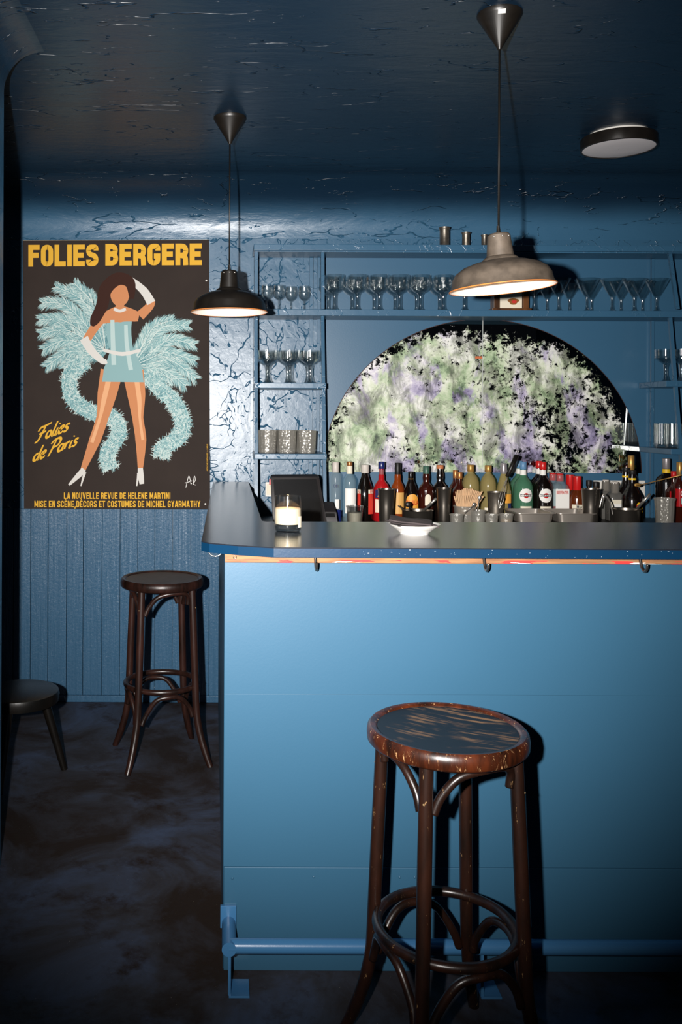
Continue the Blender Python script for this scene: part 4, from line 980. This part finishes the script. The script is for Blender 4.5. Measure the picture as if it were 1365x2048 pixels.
def vermouth(lb, px, yt, Y, body, cap, lab=True):
    H = PZ(yt, Y) - 1.0; R = .0475
    c0 = .07 / H; q = .82
    ls = []
    tx = []
    if lab:
        rr = .0335; cx = .0; cz = .30
        lo = lambda x: cz - math.sqrt(max(0, rr * rr - x * x)) / H; hi = lambda x: cz + math.sqrt(max(0, rr * rr - x * x)) / H
        r2 = .0125; lo2 = lambda x: cz - math.sqrt(max(0, r2 * r2 - x * x)) / H; hi2 = lambda x: cz + math.sqrt(max(0, r2 * r2 - x * x)) / H
        ls = [('label_white', -rr / R, rr / R, lo, hi), ('cap_red', -r2 / R, r2 / R, lo2, hi2), ('ink_black', -.028 / R, .028 / R, cz - .0052 / H, cz + .0052 / H), ('label_cream', -.55, .6, .02, .075)]
        tx = [('MARTINI', 'ink_white', -.026 / R, .026 / R, cz - .0036 / H, cz + .0036 / H, .02)]
    b = bottle(lb, px, yt, Y, R, [(1, .40), (.97, .48), (.85, .56), (.6, .63), (.38, .68), (.31, .73), (.31, .97)], body, cap, .036, .0165, z0=1.0 if Y > 4.36 else 1.0, labels=ls, texts=tx, neck=('label_white', .71, .83, .0155))
vermouth('green vermouth bottle with round white label and pale blue cap, behind the steel trays', 1047.5, 921, 4.405, 'drink_green', 'cap_blue')
vermouth('green vermouth bottle half hidden behind its labelled twin', 1040, 919, 4.50, 'drink_green', 'cap_blue', False)
vermouth('dark vermouth bottle with round white label and red cap, behind the steel trays', 1087, 921, 4.405, 'drink_dark', 'cap_red')
vermouth('dark vermouth bottle half hidden behind its labelled twin', 1079, 919, 4.50, 'drink_dark', 'cap_red', False)
GIN = [(1, .60), (.95, .66), (.7, .72), (.5, .76), (.45, .97)]
bottle('square clear gin bottle with red cap and white label facing out', 1121, 944, 4.40, .0365, GIN, 'drink_clear', 'cap_red', .038, .0165, z0=1.0, square=6, labels=[('label_white', -.9, .9, .0, .58)],
       texts=[('BEEFEATER', 'ink_red', -.8, .8, .44, .53, .02)])
bottle('square clear gin bottle with red cap tucked behind its twin', 1107, 943, 4.48, .0365, GIN, 'drink_clear', 'cap_red', .036, .0165, z0=1.0, square=6, labels=[('label_white', -.9, .9, .05, .55), ('cap_red', -.9, .9, .0, .06)])
WAXP = [(1, .34), (.95, .42), (.7, .52), (.42, .6), (.36, .66), (.36, .97)]
bottle('bourbon bottle dipped in red wax, behind the other red wax bottle', 1141.5, 946, 4.47, .043, WAXP, 'drink_whisky', 'cap_red', .085, .0205, z0=.985)
bottle('bourbon bottle dipped in red wax with cream label, beside the tall shaker', 1155.5, 949, 4.38, .043, WAXP, 'drink_whisky', 'cap_red', .085, .0205, z0=1.0, labels=[('label_cream', -.9, .9, -.02, .17)], texts=[('Maker', 'ink_black', -.4, .5, .06, .16, .01)])
bottle('small black-capped bottle, taller of two behind the shaker', 1179, 957, 4.44, .026, SH, 'drink_dark', 'ink_black', .03, .013)
bottle('small black-capped bottle with yellow neck ring behind the shaker', 1193, 960, 4.40, .026, SH, 'drink_dark', 'ink_black', .03, .014, neck=('label_orange', .84, .875, .0135))
bottle('square grey bottle with milky cap behind its twin, over black lettering', 1213, 956, 4.46, .034, GIN, 'drink_grey', 'cap_white', .055, .0155, square=6, labels=[('ink_black', -.5, .6, .05, .32)], texts=[('GIN', 'ink_white', -.4, .5, .16, .25, .02)])
bottle('square grey bottle with milky cap and cream framed label, in front of its twin', 1231, 960, 4.38, .036, GIN, 'drink_grey', 'cap_white', .055, .0165, square=6, labels=[('label_cream', -.95, .95, .08, .56), ('label_white', -.6, .7, .26, .45)])
PAS = [(1, .34), (1.0, .44), (.9, .54), (.66, .62), (.42, .70), (.35, .77), (.35, .97)]
def passion(lb, px, yt, Y, lab):
    bottle(lb, px, yt, Y, .049, PAS, 'drink_dark', 'ink_black', .018, .0175, neck=('ink_yellow', .82, .86, .0178),
           labels=[('ink_yellow', -.02, .42, .35, lambda x: .35 + .06 * math.sqrt(max(0, 1 - ((x - .2 * .049) / (.22 * .049)) ** 2))), ('cap_red', -.04, .44, .33, .36)] if lab else (), texts=[('PASSOÃ', 'ink_yellow', -.25, .65, .22, .31, .03)] if lab else ())
passion('bulbous black liqueur bottle with yellow lettering and a sun emblem', 1266, 937, 4.30, True)
passion('bulbous black liqueur bottle crowded behind the one with yellow lettering', 1253, 932, 4.40, False)
bottle('tall dark bottle with long gold capsule behind the black liqueur bottles', 1263.5, 907, 4.49, .034, [(1, .60), (.9, .66), (.5, .73), (.4, .78), (.4, .97)], 'drink_dark', 'cap_gold', .075, .0155)
bottle('broad black bottle with silver capsule and yellow collar, behind the cut glass jar', 1334, 913, 4.36, .048, [(1, .62), (.97, .67), (.82, .71), (.5, .745), (.36, .77), (.35, .97)], 'drink_dark', 'cap_silver', .05, .0175, neck=('ink_yellow', .775, .835, .0185))
CAM = [(1, .60), (.9, .65), (.6, .70), (.38, .745), (.33, .79), (.33, .97)]
bottle('dark red bitter bottle with white lettering, first at the bar end', 1349, 938, 4.30, .036, CAM, 'drink_brown', 'cap_red', .03, .013, labels=[('drink_red', -.95, .95, .3, .62), ('ink_teal', -.4, .3, .34, .44)], texts=[('CA', 'ink_white', -.55, .3, .47, .56, .03)])
bottle('dark red bitter bottle with gold cap, second at the bar end', 1361, 920, 4.24, .036, CAM, 'drink_brown', 'cap_gold', .06, .0145, labels=[('drink_red', -.95, .95, .3, .58), ('ink_teal', -.3, .5, .34, .44)], texts=[('CAMPARI', 'ink_white', -.35, 1.3, .47, .55, .03)])

# ------------------------------------------------------------------ bar tools on the worktop
def shaker(px, ytop, Y, w, lb, m='steel', group='steel tins and shakers', zb=ZB):
    H = PZ(ytop, Y) - zb; R = w * Y / F_PX / 2
    t = thing('shaker_tin', lb, 'shaker', (PX(px, Y), Y, zb), 0, group)
    bm = BM(); lathe(bm, [(.001, 0), (R * .74, 0), (R * .78, .004), (R * .88, H * .55), (R * .98, H * .97), (R * 1.03, H * .985), (R * 1.03, H), (R * .97, H), (R * .85, H * .5), (.001, .01)], 40); obj('tin_body', bm, M[m], t, 40)
    bm = BM(); tube(bm, [(R * 1.005 * math.cos(a), R * 1.005 * math.sin(a), H * .985) for a in [2 * PI * k / 40 for k in range(40)]], .0016, 6, True); obj('rolled_rim', bm, M[m], t, 180)
shaker(774, 976, 4.10, 34, 'tall steel shaker tin in front of the red bottle', 'steel_d')
shaker(889, 974, 4.12, 29, 'tall steel shaker tin beside the wooden stirrers', 'steel_d')
shaker(1183, 974, 4.10, 35, 'tall steel shaker tin beside the trays', 'steel_d')
shaker(993, 981, 4.16, 34, 'wide dented steel ice tin in front of the yellow liqueur', 'pewter')
def cup(px, ytop, Y, w, lb, m='plastic_cup', name='plastic_cup', cat='cup', group=None, fill=None, rib=0):
    H = PZ(ytop, Y) - ZB; R = w * Y / F_PX / 2; t = thing(name, lb, cat, (PX(px, Y), Y, ZB), 0, group)
    bm = BM(); lathe(bm, [(.001, 0), (R * .8, 0), (R * .84, .003), (R * .96, H * .9), (R * 1.04, H * .96), (R * 1.04, H), (R * .96, H), (R * .8, .006), (.001, .005)], 32, rib=rib); obj('cup_body', bm, M[m], t, 40)
    if fill:
        bm = BM(); lathe(bm, [(.001, .007), (R * .78, .007), (R * .88, H * .7), (.001, H * .7)], 24); obj('contents', bm, M[fill], t, 40)
    return t
cup(711, 1010, 4.05, 34, 'clear plastic cup with a pale drink beside the clear bottle', fill='label_cream')
cup(931, 1009, 4.12, 44, 'clear glass jar holding the pale stirrers', 'glass_cut', 'glass_jar', 'jar')
cup(915, 1026, 4.02, 28, 'short ribbed glass in front of the stirrer jar', 'glass_cut', 'short_glass', 'glass', 'short glasses on the worktop', None, .02)
cup(985, 1026, 4.02, 26, 'short ribbed glass below the dented ice tin', 'glass_cut', 'short_glass', 'glass', 'short glasses on the worktop', None, .02)
cup(1014, 1025, 4.02, 28, 'short ribbed glass with cream filling beside the trays', 'glass_cut', 'short_glass', 'glass', 'short glasses on the worktop', 'label_tan', .02)
cup(958, 1018, 4.08, 30, 'small cut glass with a spoon beside the stirrer jar', 'glass_cut', 'short_glass', 'glass', 'short glasses on the worktop', None, .02)
cup(1331, 992, 4.06, 38, 'clear cut glass jar in front of the broad black bottle', 'glass_cut', 'glass_jar', 'jar', None, None, .03)
# wooden stirrers: every one its own object, fanned out in two rows
st = None
def stirrer(i, u0, v0, u1, v1, Y, lb):
    a, b = P(u0, v0, Y), P(u1, v1, Y - .01); bm = BM(); d = (b - a).normalized(); s = Vector((d.z, 0, -d.x)) * .0029; n = Vector((0, .0011, 0))
    c = [a - s - n, a + s - n, a + s + n, a - s + n]; e = [b - s - n, b + s - n, b + s + n, b - s + n]; prism(bm, c, e)
    tag(obj('wooden_stirrer', bm, M['straw']), lb, 'stirrer', 'wooden stirrers in the glass jar')
for i in range(17):
    k = i / 16; stirrer(i, 921 + 19 * k, 1030, 912 + 53 * k, 976 + 6 * abs(k - .45) * 2.2 + rnd.uniform(-1.5, 1.5), 4.14 + .002 * (i % 3), f'pale wooden stirrer in the upper row of the fan, {ORD[i] if i < 9 else "first second third fourth fifth sixth seventh eighth".split()[16 - i]} from its {"poster" if i < 9 else "bottle"} end')
for i in range(16):
    k = i / 15; stirrer(i, 920 + 22 * k, 1030, 909 + 58 * k, 991 + 3 * abs(k - .5) + rnd.uniform(-1.2, 1.2), 4.105 + .002 * (i % 3), f'pale wooden stirrer in the lower row of the fan, {ORD[i] if i < 8 else ORD[15 - i]} from its {"poster" if i < 8 else "bottle"} end')
# trays
for u0, u1, lb in ((1019, 1098, 'shallow steel tray in front of the vermouth bottles'), (1099, 1178, 'shallow steel tray in front of the gin and bourbon bottles')):
    Yt = 4.16; a, b = PX(u0, Yt), PX(u1, Yt); t = thing('bar_tray', lb, 'tray', ((a + b) / 2, Yt, .972), 0, 'steel trays on the worktop'); w = (b - a) / 2; d = .115; hh = .045
    bm = BM()
    def ring(wx, wy, z, r=.02):
        o = []
        for cx, cy, a0 in ((wx - r, wy - r, 0), (-wx + r, wy - r, PI / 2), (-wx + r, -wy + r, PI), (wx - r, -wy + r, 1.5 * PI)):
            o += [bm.verts.new((cx + r * math.cos(a0 + PI / 2 * k / 5), cy + r * math.sin(a0 + PI / 2 * k / 5), z)) for k in range(6)]
        return o
    rs = [ring(w * .8, d * .8, .0), ring(w * .85, d * .85, .004), ring(w * .90, d * .88, hh - .006), ring(w, d, hh - .003), ring(w, d, hh), ring(w * .9, d * .88, hh - .001), ring(w * .8, d * .8, .006)]
    for r0, r1 in zip(rs, rs[1:]):
        for k in range(24): bm.faces.new((r0[k], r0[(k + 1) % 24], r1[(k + 1) % 24], r1[k]))
    bm.faces.new(rs[0][::-1]); bm.faces.new(rs[-1]); obj('tray_body', bm, M['tray'], t, 40)
# pots with handles
def pot(px, ytop, Y, w, lb):
    H = PZ(ytop, Y) - ZB; R = w * Y / F_PX / 2; t = thing('steel_pot', lb, 'pot', (PX(px, Y), Y, ZB), 0, 'steel pots on the worktop')
    bm = BM(); lathe(bm, [(.001, 0), (R * .9, 0), (R * .97, .006), (R, H * .95), (R * 1.05, H), (R * .97, H * .98), (R * .9, .008), (.001, .006)], 40); obj('pot_body', bm, M['steel_d'], t, 40)
    return t
def rod(t, name, pts, r, m, flat=1.0):
    bm = BM(); o = t.location if t else Vector(); tube(bm, [Vector(p) - o for p in pts], r, 10, flat=flat); return obj(name, bm, M[m], t, 180)
t = pot(836, 1018, 4.08, 60, 'dark steel pot with a raised handle behind the saucer')
rod(t, 'handle', [P(850, 1019, 4.07), P(873, 997, 4.03)], .0062, 'steel')
for a in (0,):
    rod(t, 'side_handle', spline([P(806, 1018, 4.08), P(799, 1013, 4.08), P(797, 1011, 4.08)], 4), .003, 'steel_d')
sp_ = thing('black_spoon', 'black spoon standing in the steel pot behind the saucer', 'spoon', P(824, 1022, 4.06)); rod(sp_, 'spoon_handle', [P(824, 1024, 4.07), P(818, 1010, 4.05)], .005, 'black')
bm = BM(); bmesh.ops.create_uvsphere(bm, u_segments=14, v_segments=8, radius=.014, matrix=Matrix.Translation(P(817, 1009, 4.05) - sp_.location) @ Matrix.Scale(.45, 4, (0, 1, 0))); obj('spoon_bowl', bm, M['black'], sp_, 180)
t = pot(1252, 1014, 4.08, 56, 'dark steel pot with a raised handle before the black liqueur bottles')
rod(t, 'handle', [P(1275, 1017, 4.07), P(1301, 988, 4.03)], .0062, 'steel')
t = thing('ice_tongs', 'bent steel ice tongs leaning beside the tall shaker', 'tongs', P(1212, 1034, 4.06)); rod(t, 'tong_arm', spline([P(1200, 1016, 4.05), P(1206, 992, 4.05), P(1211, 990, 4.05), P(1222, 1008, 4.05), P(1226, 1030, 4.05)], 6), .0032, 'steel')
t = thing('bar_spoon', 'long thin brass bar spoon lying across the bottles at the bar end', 'spoon', P(1325, 962, 4.10)); rod(t, 'spoon_rod', [P(1272, 972, 4.2), P(1365, 950, 4.0)], .0022, 'cap_gold')
bm = BM(); bmesh.ops.create_uvsphere(bm, u_segments=14, v_segments=8, radius=.013, matrix=Matrix.Translation(P(1276, 970, 4.2) - t.location) @ Matrix.Diagonal((1.3, .4, .7, 1))); obj('spoon_bowl', bm, M['cap_gold'], t, 180)
t = thing('whisk', 'black-handled bar whisk standing by the green vermouth', 'whisk', P(1000, 1012, 4.10))
rod(t, 'handle', [P(1034, 911, 4.14), P(1015, 953, 4.12)], lambda q: .0115 - .003 * q, 'black')
rod(t, 'hanging_loop', spline([P(1032, 908, 4.14), P(1034, 901, 4.14), P(1038, 902, 4.14), P(1035, 909, 4.14)], 5), .0012, 'steel')
for dx in (-5, 0, 5): rod(t, 'wire', spline([P(1015, 955, 4.12), P(1009 + dx * .6, 975, 4.11), P(1003 + dx, 1000, 4.10), P(999, 1018, 4.10)], 5), .0013, 'steel')
t = thing('teaspoon', 'steel teaspoon leaning in a short glass by the stirrers', 'spoon', P(935, 1024, 4.03)); rod(t, 'spoon_handle', [P(930, 1027, 4.03), P(948, 1010, 4.02)], .0024, 'steel')
bm = BM(); bmesh.ops.create_uvsphere(bm, u_segments=14, v_segments=8, radius=.009, matrix=Matrix.Translation(P(949, 1009, 4.02) - t.location) @ Matrix.Scale(.45, 4, (0, 1, 0))); obj('spoon_bowl', bm, M['steel'], t, 180)
t = thing('teaspoon', 'steel teaspoon upright in the small cut glass', 'spoon', P(956, 1024, 4.08)); rod(t, 'spoon_handle', [P(954, 1030, 4.08), P(959, 1000, 4.07)], .0022, 'steel')
bm = BM(); bmesh.ops.create_uvsphere(bm, u_segments=14, v_segments=8, radius=.010, matrix=Matrix.Translation(P(960, 996, 4.07) - t.location) @ Matrix.Diagonal((.8, .4, 1.2, 1))); obj('spoon_bowl', bm, M['steel'], t, 180)
# till screen
Yk = 4.12
tb = thing('till_screen', 'black touchscreen till with rounded bezel behind the candle glass', 'screen', (PX(595, Yk), Yk, ZB))
def rr(l, r, n=6):
    """rounded quad from its four corners"""
    o = []
    for i in range(4):
        p, a, b = Vector(l[i]), Vector(l[i - 1]), Vector(l[(i + 1) % 4]); da, db = (a - p).normalized() * r, (b - p).normalized() * r
        o += [(p + da) * (1 - t) ** 2 + 2 * p * t * (1 - t) + (p + db) * t * t for t in [k / n for k in range(n + 1)]]
    return o
qz = lambda px, py, y: P(px, py, y) - Vector((PX(595, Yk), Yk, ZB))
tilt = .06
loop = rr([qz(547, 1052, Yk - tilt), qz(655, 1052, Yk - tilt), qz(638.5, 952.5, Yk), qz(541, 953.5, Yk)], .013)
bm = BM(); prism(bm, loop, [p + Vector((0, .028, .008)) for p in loop], .003); obj('bezel', bm, M['bezel'], tb, 40)
loop = rr([qz(553, 1044, Yk - tilt + .002), qz(648, 1044, Yk - tilt + .002), qz(633, 958, Yk), qz(547, 959, Yk)], .006)
bm = BM(); bm.faces.new([bm.verts.new(p + Vector((0, -.0036, 0))) for p in loop]); obj('glass_screen', bm, M['screen'], tb)
bm = BM(); box(bm, (-.04, .0, 0), (.04, .12, .012), .002); obj('base_foot', bm, M['bezel'], tb)
bm = BM(); prism(bm, [(-.03, .02, .012), (.03, .02, .012), (.03, .06, .012), (-.03, .06, .012)], [(-.03, .01, .12), (.03, .01, .12), (.03, .04, .12), (-.03, .04, .12)]); obj('stand', bm, M['bezel'], tb)
q = qz(541.5, 964, Yk); bm = BM(); box(bm, (q.x - .006, -.004, q.z - .012), (q.x + .001, .012, q.z + .012), .001); obj('red_tab', bm, M['cap_red'], tb)
ct_ = thing('card_reader', 'black card reader beside the till screen and clear bottle', 'card reader', (PX(660, 4.14), 4.14, ZB))
bm = BM(); prism(bm, [(-.035, -.05, 0), (.035, -.05, 0), (.035, .05, 0), (-.035, .05, 0)], [(-.025, -.03, .07), (.028, -.03, .07), (.02, .03, .11), (-.02, .03, .11)], .004); obj('reader_body', bm, M['bezel'], ct_, 40)
bm = BM(); prism(bm, [(-.022, -.040, .045), (.022, -.040, .045), (.020, -.034, .062), (-.02, -.034, .062)], [(-.022, -.036, .045), (.022, -.036, .045), (.020, -.030, .062), (-.02, -.030, .062)]); obj('reader_screen', bm, M['screen'], ct_)
